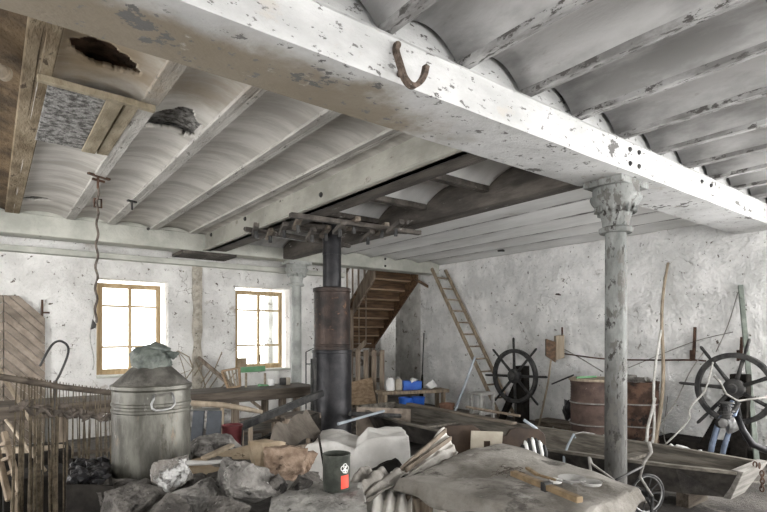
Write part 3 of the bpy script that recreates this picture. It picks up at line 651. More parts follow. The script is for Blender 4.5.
# ---- rubble bench, canister, rocks
O = px(210, 512, 2.1)
def Q(x, d, z):
    r_ = ray(x, 400)*d; return V((r_.x, r_.y, z))
bz0 = .775
poly = [Q(76, 1.62, 0), Q(362, 1.62, 0), Q(362, 2.35, 0), Q(300, 2.75, 0), Q(80, 2.8, 0)]
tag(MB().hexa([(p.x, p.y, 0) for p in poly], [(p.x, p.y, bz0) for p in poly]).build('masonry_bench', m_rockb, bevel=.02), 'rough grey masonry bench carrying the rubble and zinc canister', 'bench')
cc = Q(152, 2.36, 0); k_ = 2.36/516
cn = root('zinc_canister', 'large dented galvanised zinc canister with conical top standing among the rubble', 'canister', (cc.x, cc.y, bz0))
R = .165
def zy(y): return 1.5-(y+3-335)*k_
prof = [(R*.97, bz0), (R, bz0+.012), (R, zy(478)), (R+.006, zy(477)), (R+.006, zy(474)), (R, zy(473)), (R, zy(407)), (R+.004, zy(406)), (R+.004, zy(404)), (R, zy(403)), (R, zy(401)), (R+.004, zy(400)), (R+.004, zy(398)), (R, zy(397)), (R, zy(386)), (R+.007, zy(384)), (R+.007, zy(381)), (R, zy(380))]
MB().lathe(prof, (cc.x, cc.y, 0), 64).build('can_body', m_zinc, cn, smooth=30)
MB().lathe([(R, zy(381)), (R*.95, zy(379)), (.085, zy(364)), (.058, zy(363)), (.055, zy(357))], (cc.x, cc.y, 0), 48).build('cone_top', m_zinct, cn, smooth=35)
def cs(x, y, out): # point on the canister's wall at a photo bearing
    d_ = (ray(x, 400)); d_.z = 0; base = V((cc.x, cc.y, 0)); dn = d_.normalized()
    tt = base.dot(dn); perp = (base-dn*tt).length; tt -= math.sqrt(max((R+out)**2-perp**2, 0)); p = dn*tt
    p.z = zy(y); return p
hd = MB().tube([cs(154,388,.006), cs(153.5,392,.012), cs(151.5,396,.022), cs(152,400,.03), cs(156,402,.034), cs(163,402,.036), cs(171,401,.034), cs(175,397,.03), cs(173.5,391,.014), cs(172,387,.006)], .0048, 8)
hd = hd.build('handle', m_steel, cn, smooth=True)
MB().bar(cs(155,389,.003), cs(171,388,.003), .012, .012).build('handle_bracket', m_zinct, hd)
rg = MB(); rg.rock((cc.x, cc.y, zy(359)), (.185, .185, .18), 21, 4, .09, 34, .15); rg.rock((cc.x+.015, cc.y-.02, zy(347)), (.125, .125, .08), 5, 4, .12); rg.rock((cc.x+.07, cc.y-.07, zy(351)), (.07, .07, .05), 6, 3, .22)
tag(rg.build('plastic_rag', m_rag, smooth=True), 'crumpled grey green plastic rag stuffed over the neck of zinc canister', 'rag')

cb = px(98, 463, 2.35)
bx = root('coal_box', 'black open box full of shiny coal left of the zinc canister', 'box', (cb.x, cb.y, bz0))
A = [Q(66, 2.02, bz0), Q(113, 2.0, bz0), Q(110, 2.42, bz0), Q(70, 2.45, bz0)]; B = [p+V((0,0,.135)) for p in A]
for i in range(4):
    p, q = A[i], A[(i+1) % 4]; c = (A[0]+A[1]+A[2]+A[3])/4; n_ = ((c-(p+q)/2)); n_.z = 0; n_ = n_.normalized()*.015
    MB().hexa([p, q, q+n_, p+n_], [p+V((0,0,.14)), q+V((0,0,.14)), q+n_+V((0,0,.14)), p+n_+V((0,0,.14))]).build('side', m_blackpaint, bx)
mb = MB(); rnd = random.Random(3)
for k in range(60):
    s_, t_ = rnd.uniform(.12,.88), rnd.uniform(.12,.88)
    p = A[0].lerp(A[1], s_).lerp(A[3].lerp(A[2], s_), t_); mb.rock((p.x, p.y, bz0+.11+rnd.uniform(0,.05)), (.05,.045,.04), k, 1, .1)
mb.build('coal_heap', m_coal, bx)['kind'] = 'stuff'

def rockpx(x, y, w, h, d, m, seed, lab, cubic=.5, sub=7, amp=.085, name='rubble_stone', cat='stone', deep=None, npts=13):
    c = px(x, y, d); W = w*d/F; H = h*d/F
    mb = MB().rock(c, (W*1.12, (deep or W)*1.0, H*1.08), seed, sub, amp, npts, cubic)
    return tag(mb.build(name, m), lab, cat)
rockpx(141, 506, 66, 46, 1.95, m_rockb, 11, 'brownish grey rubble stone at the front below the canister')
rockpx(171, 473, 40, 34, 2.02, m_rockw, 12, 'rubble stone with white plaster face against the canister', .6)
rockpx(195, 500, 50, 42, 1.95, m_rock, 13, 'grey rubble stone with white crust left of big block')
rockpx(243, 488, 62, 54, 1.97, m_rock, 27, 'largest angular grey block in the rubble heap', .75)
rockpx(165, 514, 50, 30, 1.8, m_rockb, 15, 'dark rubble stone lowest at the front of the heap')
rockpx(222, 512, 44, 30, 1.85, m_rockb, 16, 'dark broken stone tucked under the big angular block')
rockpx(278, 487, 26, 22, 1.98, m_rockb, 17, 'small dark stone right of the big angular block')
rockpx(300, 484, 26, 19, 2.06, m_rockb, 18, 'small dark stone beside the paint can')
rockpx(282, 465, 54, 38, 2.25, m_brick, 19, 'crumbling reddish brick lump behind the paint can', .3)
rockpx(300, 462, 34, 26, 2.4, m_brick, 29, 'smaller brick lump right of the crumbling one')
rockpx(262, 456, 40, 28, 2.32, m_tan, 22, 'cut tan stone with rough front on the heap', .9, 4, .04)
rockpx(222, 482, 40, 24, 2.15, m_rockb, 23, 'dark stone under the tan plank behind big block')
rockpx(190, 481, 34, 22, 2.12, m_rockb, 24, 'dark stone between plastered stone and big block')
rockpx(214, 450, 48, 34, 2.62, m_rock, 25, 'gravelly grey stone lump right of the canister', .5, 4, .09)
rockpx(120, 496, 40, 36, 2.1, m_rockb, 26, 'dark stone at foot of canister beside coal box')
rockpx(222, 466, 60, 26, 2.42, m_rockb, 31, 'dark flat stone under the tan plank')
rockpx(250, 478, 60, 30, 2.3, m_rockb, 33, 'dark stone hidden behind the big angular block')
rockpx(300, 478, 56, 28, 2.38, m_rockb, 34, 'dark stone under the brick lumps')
# tan plank and thin pieces
a, b = px(186, 473, 2.2), px(262, 452, 2.5)
tag(MB().bar(a, b, .15, .018, (0,-.35,1)).build('plank', m_tan, bevel=.003), 'tan plank with dark edge lying over the rubble', 'plank')
a, b = px(204, 458, 2.2), px(232, 445, 2.4)
tag(MB().bar(a, b, .03, .014).build('lath', m_lightwood, bevel=.003), 'short pinkish lath lying above the tan plank', 'lath')
br = root('paint_brush', 'white handled dark bristled brush lying across the rubble', 'brush', px(200, 463, 2.05))
MB().tube([px(181, 463.5, 2.03), px(190, 463, 2.04), px(206, 463, 2.08), px(226, 461, 2.12)], [.009, .011, .009, .007], 10).build('brush_handle', m_stool, br, smooth=True)
MB().rock(px(177, 463, 2.02), (.05, .04, .034), 8, 2, .1).build('bristles', m_blackpaint, br)
# concrete block with the paint can
zt = .895
P = [Q(263, 1.55, 0), Q(372, 1.55, 0), Q(362, 2.12, 0), Q(276, 2.15, 0)]
mb = MB()
def blk(s, t):  return P[0].lerp(P[1], s).lerp(P[3].lerp(P[2], s), t)
N_ = 26
vs = []
def sk(s, t):
    p = blk(s, t); z = zt+.006*mnoise.noise(V((s*9, t*9, 0)))-.012*max(0, mnoise.noise(V((s*17, t*17, 3)))); p.z = z; return p
mb.grid(sk, N_, N_)
for (f0) in range(4):
    def side(s, t, f0=f0):
        e = [(s,0),(1,s),(1-s,1),(0,1-s)][f0]; p = blk(*e); zt_ = sk(*e).z
        p.z = bz0+(zt_-bz0)*t
        if 0 < t < 1:
            c = blk(.5,.5); c.z = p.z; p += (p-c).normalized()*.012*mnoise.noise(V((s*8+f0*5, t*5, 1)))
        return p
    mb.grid(side, N_, 8)
tag(mb.build('concrete_block', m_conc, smooth=40), 'flat pitted concrete block under the paint can', 'block')
c = Q(336.5, 2.02, zt); k2 = 2.02/516
pc = root('paint_can', 'small dark open paint can with red label standing on the concrete block', 'can', (c.x, c.y, zt))
r0 = 13.6*k2; hh = 35.5*k2+.003
MB().lathe([(r0*.98, 0.003), (r0, .008), (r0, hh-.012), (r0*1.03, hh-.008), (r0*1.03, hh), (r0*.95, hh), (r0*.95, .02), (.002, .02)], c, 40).build('can_wall', m_can, pc, smooth=35)
def arc(a0, a1, z0, z1, rr):
    base = math.atan2(-c.y, -c.x)
    return MB().grid(lambda s, t: (c.x+rr*math.cos(base+a0+(a1-a0)*s), c.y+rr*math.sin(base+a0+(a1-a0)*s), c.z+z0+(z1-z0)*t), 10, 2)
arc(.33, 1.02, .016, .066, r0*1.006).build('red_label', m_red, pc, thick=.0008)
mb = MB()
base = math.atan2(-c.y, -c.x)
for (a_, z_, rr) in ((.50, .094, .010), (.66, .102, .009), (.82, .092, .010), (.60, .083, .007), (.76, .081, .007)):
    p = V((c.x+r0*1.004*math.cos(base+a_), c.y+r0*1.004*math.sin(base+a_), c.z+z_)); nrm = V((math.cos(base+a_), math.sin(base+a_), 0))
    mb.tube([p+(V((0,0,1))*math.sin(q)+nrm.cross(V((0,0,1)))*math.cos(q))*rr for q in [j*math.pi/5 for j in range(10)]], .0016, 5, True)
mb.build('label_emblem', m_white, pc)
s0 = Q(327, 2.0, zt+.025); s1 = px(318.5, 435, 2.03)
tag(MB().tube([s0, s0.lerp(s1, .5), s1], [.0045, .0045, .005], 8).build('stirring_stick', m_blackpaint), 'thin dark stick standing in the paint can', 'stick')

# ---- covered bulk (white dust sheet) and curtain heap in the middle
def drape(P, z, name, m, lab, cat, over=.3, drop=None, nz_=.05, seed=0, nu=60, nv=60, fr=2.2, zf=None, flare=1):
    P = [V((p.x, p.y, 0)) for p in P]; drop = drop or z
    ctr = (P[0]+P[1]+P[2]+P[3])/4
    def fn(s, t):
        S_ = -over+s*(1+2*over); T_ = -over+t*(1+2*over)
        cs_, ct_ = min(max(S_, 0), 1), min(max(T_, 0), 1)
        p = P[0].lerp(P[1], cs_).lerp(P[3].lerp(P[2], cs_), ct_)
        ex = math.hypot(S_-cs_, T_-ct_)/over
        out = p-ctr; out = out.normalized() if out.length > 0 else out
        fold = mnoise.noise(V((S_*fr*2+seed, T_*fr*2, 1)))
        zz = z + (zf(cs_, ct_) if zf else 0) + nz_*mnoise.noise(V((S_*fr+seed, T_*fr, seed)))+nz_*.35*mnoise.noise(V((S_*fr*3, T_*fr*3+seed, 2)))
        if ex > 0:
            e = min(ex, 1.0)
            p = p+out*flare*(.05*math.sqrt(e)+.07*e*(1+fold*1.5)); zz -= drop*e*(1+.5*fold)
        p.z = max(zz, .012); return p
    return tag(MB().grid(fn, nu, nv).build(name, m, smooth=True, thick=.006), lab, cat)
# bulk beneath: an upholstered bench hidden by the sheet
P = [Q(306, 3.75, 0), Q(408, 3.7, 0), Q(402, 4.3, 0), Q(322, 4.5, 0)]
drape(P, .77, 'dust_sheet', m_sheet, 'white dust sheet over a bulky box between stove and covered table', 'sheet', .25, .55, .05, 3.3, 110, 110, 2.2, zf=lambda s, t: -.05*t-.07*(1-min(1, max(0, (s-.5)/.1)))+.02*math.sin(s*9)*(s < .5), flare=.4)
q = [p.lerp((P[0]+P[1]+P[2]+P[3])/4, .1) for p in P]
tag(MB().hexa([(p.x, p.y, 0) for p in q], [(p.x, p.y, .50) for p in q]).build('covered_crate', m_woodz, bevel=.01), 'large crate wholly wrapped by the white dust sheet', 'crate')
P = [Q(270, 3.0, 0), Q(350, 2.9, 0), Q(350, 3.3, 0), Q(280, 3.45, 0)]
drape(P, .56, 'plastic_sheet', m_sheet, 'low crumpled grey white sheet spread behind the paint can', 'sheet', .3, .4, .12, 8.1, 60, 60, 2.6)
P2 = [p.lerp((P[0]+P[1]+P[2]+P[3])/4, .25) for p in P]
tag(MB().hexa([(p.x, p.y, 0) for p in P2], [(p.x, p.y, .40) for p in P2]).build('low_crate', m_woodz, bevel=.01), 'low wooden crate under the crumpled grey white sheet', 'crate')
# carton / felt sheet
a, b, c_, d_ = px(272, 432, 3.9), px(306, 412, 4.6), px(322, 440, 4.5), px(268, 452, 3.7)
tag(MB().grid(lambda s, t: (lambda p: p+V((0,0,.035*abs(math.sin(s*7.5))+.03*mnoise.noise(p*6))))(a.lerp(b, s).lerp(d_.lerp(c_, s), t)), 40, 20).build('card_sheet', m_felt, thick=.012), 'creased grey brown card sheet bent in front of the stove', 'card')
# curtain heap: ruled pleated cloth from the front left up to the right
def pleat(A0, A1, B0, B1, n, amp, name, m, lab, sag=.0, seed=0, cat='curtain'):
    def fn(s, t):
        p = A0.lerp(A1, s).lerp(B0.lerp(B1, s), t)
        w = math.sin(s*n*2*math.pi+1.4*mnoise.noise(V((t*2.2, s*3, seed))))
        p = p+V((0,0,1))*(amp*w*(.6+.6*t)+.04*mnoise.noise(V((s*3, t*4, seed+4)))-sag*math.sin(t*math.pi))
        p.z = max(p.z, .02); return p
    return tag(MB().grid(fn, 110, 40).build(name, m, smooth=True, thick=.005), lab, cat)
pleat(px(396, 474, 3.0), px(410, 478, 2.9), px(443, 429, 3.7), px(458, 452, 3.4), 3, .010, 'striped_curtain', m_curtain, 'pleated cream curtain drawn up toward the brown headboard')
for i, (x0,y0,x1,y1) in enumerate([(400,471,446,430),(406,470,451,438)]):
    A = px(x0,y0,2.94); B = px(x1,y1,3.56); tag(MB().bar(A, B, .014, .03).build('curtain_batten', m_curtaind, bevel=.003), ['dark slat along the upper edge of pleated cream curtain', 'dark slat across the middle of pleated cream curtain'][i], 'slat')
pleat(px(318, 540, 2.25), px(412, 560, 2.15), px(358, 474, 2.95), px(412, 478, 2.85), 5, .020, 'curtain_heap', m_curtain, 'heap of cream curtain in long folds left of covered table', .03, 3)
pleat(px(338, 500, 2.45), px(362, 508, 2.4), px(364, 466, 3.0), px(408, 474, 2.92), 3, .014, 'brown_cloth', m_tarp, 'brownish folded cloth over the top of the cream curtain heap', -.01, 9, 'cloth')
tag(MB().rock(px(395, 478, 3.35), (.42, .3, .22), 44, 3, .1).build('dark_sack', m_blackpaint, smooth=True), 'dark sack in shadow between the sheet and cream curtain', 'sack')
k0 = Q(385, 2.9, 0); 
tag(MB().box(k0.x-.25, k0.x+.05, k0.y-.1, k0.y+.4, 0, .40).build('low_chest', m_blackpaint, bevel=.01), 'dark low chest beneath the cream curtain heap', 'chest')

# ---- covered table at the right front
zt = .745
T = [Q(398, 2.66, 0), Q(500, 3.55, 0), Q(641, 2.52, 0), Q(560, 1.55, 0)]
T[0] = at(401, 479, zt); T[1] = at(502, 446, zt); T[2] = at(637, 490, zt); T[3] = at(556, 528, zt)
for p in T: p.z = 0
tb = root('slatted_table', 'low slatted wooden table hidden under the dusty grey tarp', 'table', ((T[0].x+T[2].x)/2, (T[0].y+T[2].y)/2, 0))
ct = (T[0]+T[1]+T[2]+T[3])/4
t2 = [ct+(p-ct)*.93 for p in T]
MB().hexa([p+V((0,0,zt-.075)) for p in t2], [p+V((0,0,zt-.035)) for p in t2]).build('table_top', m_woodx, tb)
for i in range(4):
    p = ct+(t2[i]-ct)*.95; MB().box(p.x-.035, p.x+.035, p.y-.035, p.y+.035, 0, zt-.075).build('leg', m_woodz, tb, bevel=.004)
for i in range(9):
    p = t2[0].lerp(t2[3], (i+.5)/9); MB().box(p.x-.028, p.x+.012, p.y-.035, p.y+.035, .12, zt-.08).build('slat', m_stairl if i != 2 else m_curtain, tb, bevel=.003)
for i in range(9):
    p = t2[0].lerp(t2[1], (i+.5)/9); MB().box(p.x-.035, p.x+.035, p.y-.012, p.y+.028, .12, zt-.08).build('slat', m_woodz, tb, bevel=.003)
drape(T, zt, 'tarp', m_tarp, 'dusty grey tarp spread over the table at front right', 'tarp', .06, .07, .028, 5.2, 100, 100, 2.2, zf=lambda s, t: .016+.018*math.exp(-((s-.62)**2+(t-.15)**2)*14), flare=.35)
def tt(x, y, dz=.0): return at(x, y, zt+.03+dz)
A, B = tt(513, 473, .05), tt(580, 500, .05)
tl = root('wooden_clamp', 'yellowish wooden bar clamp lying on the dusty grey tarp', 'clamp', (A+B)/2)
MB().bar(A, B, .035, .026).build('bar', m_tool, tl, bevel=.004)
M_ = A.lerp(B, .55); MB().bar(M_+V((0,0,-.018)), M_+V((0,0,.02)), .045, .03, (B-A)).build('band', m_iron, tl)
mb = MB().bar(tt(527, 468, .05), tt(538, 475, .05), .018, .012)
tag(mb.build('yellow_peg', m_tool), 'short yellow stick beside the wooden clamp on the tarp', 'stick')
hm = root('screwdriver', 'steel blade tool with orange handle lying beyond the wooden clamp', 'tool', tt(560, 480, .05))
MB().tube([tt(535, 474, .05), tt(556, 480, .05)], .007, 6).build('handle', m_tool, hm); MB().tube([tt(556, 480, .05), tt(572, 484, .05)], .0035, 6).build('blade', m_steel, hm)
for i, (x, y, w, lab) in enumerate(((572, 480, .065, 'larger pale dish on the tarp near the column'), (591, 484, .05, 'smaller pale dish on the tarp nearest the column'), (556, 482, .03, 'white chip beside pale dish on the tarp'))):
    c = tt(x, y, .035)
    tag(MB().lathe([(w*.6, 0), (w*.9, .006), (w, .018), (w*.93, .018), (w*.55, .006), (.001, .005)], c-V((0,0,.006)), 24).build('dish', m_stool if i < 2 else m_white, smooth=40), lab, 'dish')
mb = MB(); rnd = random.Random(21)
for k in range(34):
    q = tt(508+rnd.gauss(0, 7), 472+rnd.gauss(0, 2.5), .018); a_ = rnd.uniform(0, 6.28); l_ = rnd.uniform(.02, .06)
    mb.tube([q, q+V((math.cos(a_)*l_/2, math.sin(a_)*l_/2, .008)), q+V((math.cos(a_)*l_, math.sin(a_)*l_, 0))], .0022, 5)
tag(mb.build('straw_bits', m_cordd), 'scattered dark straw bits on the tarp left of the wooden clamp', 'straw')['kind'] = 'stuff'
q = ad(2, 60, 2.95); q.z = ZJ-.035
tag(MB().lathe([(.02,-.25),(.035,-.25),(.035,0),(.042,.005),(.042,.03),(.02,.035)], q, 20, (.5,.6,0)).build('ceiling_pipe', m_joist, smooth=35), 'short pale pipe end under the stained ceiling at far upper left', 'pipe')
# ---- flat bottomed wooden boat
bt = root('wooden_boat', 'long flat bottomed wooden boat lying behind the front column', 'boat', (4.9, 4, 0))
ST = [(1.60,4.84,5.42),(2.0,4.67,5.44),(2.5,4.50,5.45),(3.05,4.36,5.40),(3.7,4.25,5.34),(4.25,4.2,5.31),(5.2,4.2,5.30),(6.0,4.35,5.30),(6.6,4.55,5.28)]
rz, bz_, ins, th = .36, .12, .13, .028
def rimz(v): return rz
side_n, side_f, bot, in_n = MB(), MB(), MB(), MB()
for sd in (0, 1):
    mb = MB(); n0 = 0
    for (v, a, b) in ST:
        sg = 1 if sd == 0 else -1; u = a if sd == 0 else b; ui = u+sg*ins; vb_ = v+(.13 if v < 1.7 else 0)
        mb.v += [(u, v, rz), (u+sg*th, v, rz), (ui+sg*th, vb_, bz_), (ui, vb_, bz_)]
    m = len(ST)
    for i in range(m-1):
        for k in range(4): mb.f.append((i*4+k, i*4+(k+1) % 4, i*4+4+(k+1) % 4, i*4+4+k))
    mb.f += [(0,1,2,3), tuple(range(m*4-4, m*4))[::-1]]
    mb.build('side_board', m_boat if sd else m_boatdark, bt)
    g = MB(); sg = 1 if sd == 0 else -1
    for (v, a, b) in ST:
        u = a if sd == 0 else b; g.v += [(u-sg*.015, v, rz), (u+sg*.045, v, rz), (u+sg*.045, v, rz+.025), (u-sg*.015, v, rz+.025)]
    for i in range(m-1):
        for k in range(4): g.f.append((i*4+k, i*4+(k+1) % 4, i*4+4+(k+1) % 4, i*4+4+k))
    g.f += [(0,1,2,3), tuple(range(m*4-4, m*4))[::-1]]
    g.build('gunwale', m_boat, bt)
mb = MB()
for (v, a, b) in ST:
    vb_ = v+(.13 if v < 1.7 else 0); mb.v += [(a+ins, vb_, bz_), (b-ins, vb_, bz_), (b-ins, vb_, bz_+.03), (a+ins, vb_, bz_+.03)]
for i in range(len(ST)-1):
    for k in range(4): mb.f.append((i*4+k, i*4+(k+1) % 4, i*4+4+(k+1) % 4, i*4+4+k))
mb.f += [(0,1,2,3), tuple(range(len(ST)*4-4, len(ST)*4))[::-1]]
mb.build('bottom', m_boatdark, bt)
v, a, b = ST[0]
MB().hexa([(a+ins, v+.09, bz_-.01), (b-ins, v+.09, bz_-.01), (b-ins, v+.15, bz_-.01), (a+ins, v+.15, bz_-.01)], [(a-.01, v-.05, rz+.035), (b+.02, v-.05, rz+.035), (b+.02, v+.04, rz+.035), (a-.01, v+.04, rz+.035)]).build('end_board', m_boatend, bt, bevel=.006)
v, a, b = ST[-1]
MB().box(a+.02, b-.02, v-.02, v+.03, bz_, rz+.05).build('end_board', m_boat, bt, bevel=.006)
for v in (2.6, 3.9, 5.1):
    a = 4.95 if v < 3 else 4.7
    MB().box(a-.33, a+.45, v-.06, v+.06, .27, .30).build('thwart', m_boat, bt)
for v in (2.0, 3.3, 5.6): MB().box(4.8, 5.2, v-.05, v+.05, 0, bz_).build('bearer', m_woodx, bt)
tag(MB().bar((5.16, 4.1, rz+.045), (5.30, 6.3, rz+.045), .10, .03).build('gunwale_plank', m_woody, bevel=.005), 'loose grey plank lying along far edge of the boat', 'plank')
A, B = px(357, 407, 7.6), px(411, 409, 7.9)
tag(MB().hexa([V((A.x, A.y, .0)), V((B.x, B.y, .0)), V((B.x, B.y+.03, .0)), V((A.x, A.y+.03, .0))], [A, B, B+V((0,.03,0)), A+V((0,.03,0))]).build('brown_board', m_chev, bevel=.004), 'wide brown board standing on edge behind the white dust sheet', 'board')
tag(MB().tube([px(338, 424, 5.6), px(384, 411, 6.2)], .016, 8).build('metal_rod', m_pale), 'pale metal rod lying slanted behind the white dust sheet', 'rod')
tag(MB().tube([px(350, 414, 6.2), px(400, 416, 6.9)], .03, 8).build('dark_pipe', m_iron), 'dark pipe lying behind the white dust sheet', 'pipe')

# headboard and things leaning in the boat
hb = root('headboard', 'dark brown rounded wooden headboard standing behind the covered table', 'headboard', px(475, 440, 4.0)); hb.location.z = 0
A, B = px(441, 445, 3.95), px(546, 452, 4.0)
e = (B-A); e.z = 0; e.normalize(); nrm = V((-e.y, e.x, 0))
W = (V((B.x,B.y,0))-V((A.x,A.y,0))).length
def zz(y): return 1.5-(y-335)*3.97/F
prof = [(0, 0), (0, zz(430)), (.02, zz(426.5)), (.07, zz(425.5)), (W*.30, zz(425)), (W*.36, zz(429)), (W*.40, zz(436)), (W*.62, zz(436)), (W*.66, zz(430)), (W*.72, zz(428)), (W*.93, zz(430)), (W*.98, zz(434)), (W, zz(440)), (W, 0)]
o = V((A.x, A.y, 0))
MB().hexa([o+e*x+V((0,0,z)) for x, z in prof], [o+e*x+V((0,0,z))+nrm*.035 for x, z in prof]).build('panel', m_head, hb, bevel=.004)
# cream panel with a notch, in front
A, B = px(470, 440, 3.85), px(503, 440, 3.85); o = V((A.x, A.y, 0)); e2 = V((B.x-A.x, B.y-A.y, 0)); w_ = e2.length; e2.normalize(); n2 = V((-e2.y, e2.x, 0))
def z3(y): return 1.5-(y-335)*3.85/F
prof = [(0, .55), (.01, z3(431)), (w_, z3(432)), (w_*.93, .55), (w_*.62, .55), (w_*.62, z3(441)), (w_*.42, z3(441)), (w_*.42, .55)]
r = root('cream_panel', 'cream board with square notch leaning on the dark brown headboard', 'board', (o.x, o.y, 0))
MB().hexa([o+e2*x+V((0,0,z)) for x, z in prof], [o+e2*x+V((0,0,z))+n2*.015 for x, z in prof]).build('panel', m_cream, r)
MB().hexa([o+e2*x+V((0,0,z)) for x, z in ((0,0),(w_*.3,0),(w_*.3,.56),(0,.56))], [o+e2*x+V((0,0,z))+n2*.015 for x, z in ((0,0),(w_*.3,0),(w_*.3,.56),(0,.56))]).build('foot', m_cream, r)
c = px(534, 449, 3.6)
bg = root('striped_bag', 'small black and white striped cloth bag beside the covered table', 'bag', (c.x, c.y, c.z-.1))
for i in range(7):
    t = (i-3)/3; q = c+rt*(.075*t)
    MB().tube([q+V((0,0,-.10)), q+V((.01,0,-.03)), q+V((.0,.01,.05-.03*t*t)), q+V((.02,.03,.07-.05*t*t))], [.014, .016, .015, .008], 8).build('stripe', m_white if i % 2 else m_rubber, bg, smooth=True)
MB().bar(c+V((0,.03,-.1)), V((c.x, c.y+.03, 0)), .12, .06).build('support', m_blackpaint, bg)
# oar-like forks rising from the boat
for i, (P_, lab) in enumerate([([(524,420),(536,428),(541,438),(536,452)], 'bent pale wire hook by the striped bag'), ([(575,438),(574,434),(568,445),(564,456)], 'pale forked oarlock standing in the boat left of column')]):
    d_ = 4.1 if i == 0 else 5.0
    tag(MB().tube([px(x, y, d_) for x, y in P_]+[V((px(*P_[-1], d_).x, px(*P_[-1], d_).y, .13 if i else .02))], .012, 8).build('wire_hook' if i == 0 else 'oarlock', m_pale, smooth=True), lab, 'hook')
tag(MB().tube([px(571, 440, 5.6), px(574, 434, 5.6), px(583, 432, 5.7), px(594, 434, 5.8), px(602, 441, 5.8)]+[V((px(604,446,5.8).x, px(604,446,5.8).y, .38))], .008, 6).build('wire_loop', m_cable, smooth=True), 'thin wire hoop arched over boat edge before left drum', 'wire')

# rusty chain over the boat's end
mb = MB(); q = V((5.12, 1.505, .375))
for k in range(7):
    z = .41-.032*k if k > 1 else .41-.005*k; c = V((5.12+.006*math.sin(k*2), 1.51 if k > 1 else 1.56-.03*k, z))
    d1 = V((1,0,0)) if k % 2 else V((0,1,0))
    mb.tube([c+d1*.014*math.cos(j*math.pi/6)+V((0,0,1))*.024*math.sin(j*math.pi/6) for j in range(12)], .0055, 6, True)
tag(mb.build('rusty_chain', m_rust, smooth=True), 'short rusty chain hanging over the worn end of the boat', 'chain')
# ---- small spoked wheel trolley
c = px(647, 494, 3.35)
tw = root('wheel_trolley', 'small upturned trolley with one spoked wheel beside the covered table', 'trolley', (c.x, c.y, 0))
rw = 19*3.35/F; axd = (rt*.25-fw*.97).normalized(); side = axd.cross(V((0,0,1))).normalized()
ring = [c+side*rw*math.cos(k*math.pi/20)+V((0,0,1))*rw*math.sin(k*math.pi/20) for k in range(40)]
ty = MB().tube(ring, .010, 8, True).build('wheel', m_rubber, tw, smooth=True)
MB().tube([c+(p-c)*.93 for p in ring], .006, 6, True).build('rim', m_steel, ty, smooth=True)
for k in range(10):
    a_ = k*math.pi/5; MB().tube([c, c+(side*math.cos(a_)+V((0,0,1))*math.sin(a_))*rw*.93], .004, 5).build('spoke', m_iron, ty)
MB().lathe([(.02,-.03),(.02,.03)], c, 12, axd).build('hub', m_iron, ty)
hpts = [c+axd*.045, px(640, 477, 3.3), px(644, 462, 3.3), px(651, 452, 3.3), px(649, 442, 3.3)]
MB().tube(hpts, [.008,.009,.010,.012,.013], 8).build('fork', m_cable, tw, smooth=True)
MB().tube([px(643, 466, 3.3), px(624, 476, 3.2), px(616, 480, 3.15)], .008, 8).build('strut', m_iron, tw, smooth=True)
q = px(650, 505, 3.3); MB().tube([c+axd*.045, V((q.x, q.y, 0))], .01, 8).build('leg', m_iron, tw)
q = px(690, 512, 3.4); MB().tube([c-axd*.045, V((q.x, q.y, 0))], .01, 8).build('leg', m_iron, tw)
# crank rod rising between table and column
tag(MB().tube([px(590, 458, 3.9), px(592, 464, 3.9), px(617, 482, 3.7)]+[V((px(617,482,3.7).x, px(617,482,3.7).y, .02))], .009, 8).tube([px(589, 457, 3.9), px(591, 475, 3.9), V((px(591,475,3.9).x, px(591,475,3.9).y, .02))], .010, 8).build('crank_rod', m_cable, smooth=True), 'bent grey iron crank rod standing left of the front column', 'rod')

# ---- drums
def drum(x, d, lab, m):
    c = ad(x, 400, d); r = root('oil_drum', lab, 'drum', (c.x, c.y, 0), None); R_ = .285; H_ = .88
    pr = [(R_*.98, 0), (R_+.006, .005), (R_+.006, .02), (R_, .03)]
    for zc in (.30, .59):
        pr += [(R_, zc-.025), (R_+.012, zc-.008), (R_+.012, zc+.008), (R_, zc+.025)]
    pr_ = []
    for (a_, b_) in ((.05,.26),(.345,.545),(.635,.83)):
        pr_ += [(R_-.004*(k % 2), a_+(b_-a_)*k/10) for k in range(11)]
    pr = sorted(pr+pr_, key=lambda p: p[1]) if False else pr[:4]+pr_[:11]+pr[4:8]+pr_[11:22]+pr[8:12]+pr_[22:]
    pr += [(R_, H_-.03), (R_+.006, H_-.02), (R_+.006, H_), (R_-.01, H_), (R_-.01, H_-.02), (.002, H_-.02)]
    MB().lathe(pr, c-V((0,0,c.z)), 48).build('shell', m, r, smooth=35)
    for zc in (.30, .59): MB().lathe([(R_+.008, zc-.012), (R_+.0135, zc-.007), (R_+.0135, zc+.007), (R_+.008, zc+.012)], c-V((0,0,c.z)), 48).build('hoop', m_cable, r, smooth=35)
    return c
c1 = drum(592.5, 7.05, 'rusted ribbed oil drum with a wooden lid left of front column', m_drum)
c2 = drum(635.5, 6.98, 'rusted oil drum filled with rubble right of front column', m_rust)
tag(MB().lathe([(.30, 0), (.31, .005), (.31, .03), (.30, .035)], (c1.x, c1.y, .88), 40).build('wooden_disc', m_lightwood), 'pale wooden lid lying on the left oil drum', 'lid')
tag(MB().tube([(c1.x-.3, c1.y+.05, .93), (c1.x+.05, c1.y-.02, .93)], .014, 8).build('glass_tube', m_green), 'green tube lying on wooden lid of left drum', 'tube')
tag(MB().tube([V((c1.x-.30, c1.y+.1, .96)), px(552, 384, 7.6)], .012, 8).build('iron_spike', m_iron), 'dark iron spike sticking out left beyond the wooden lid', 'spike')
rnd = random.Random(6)
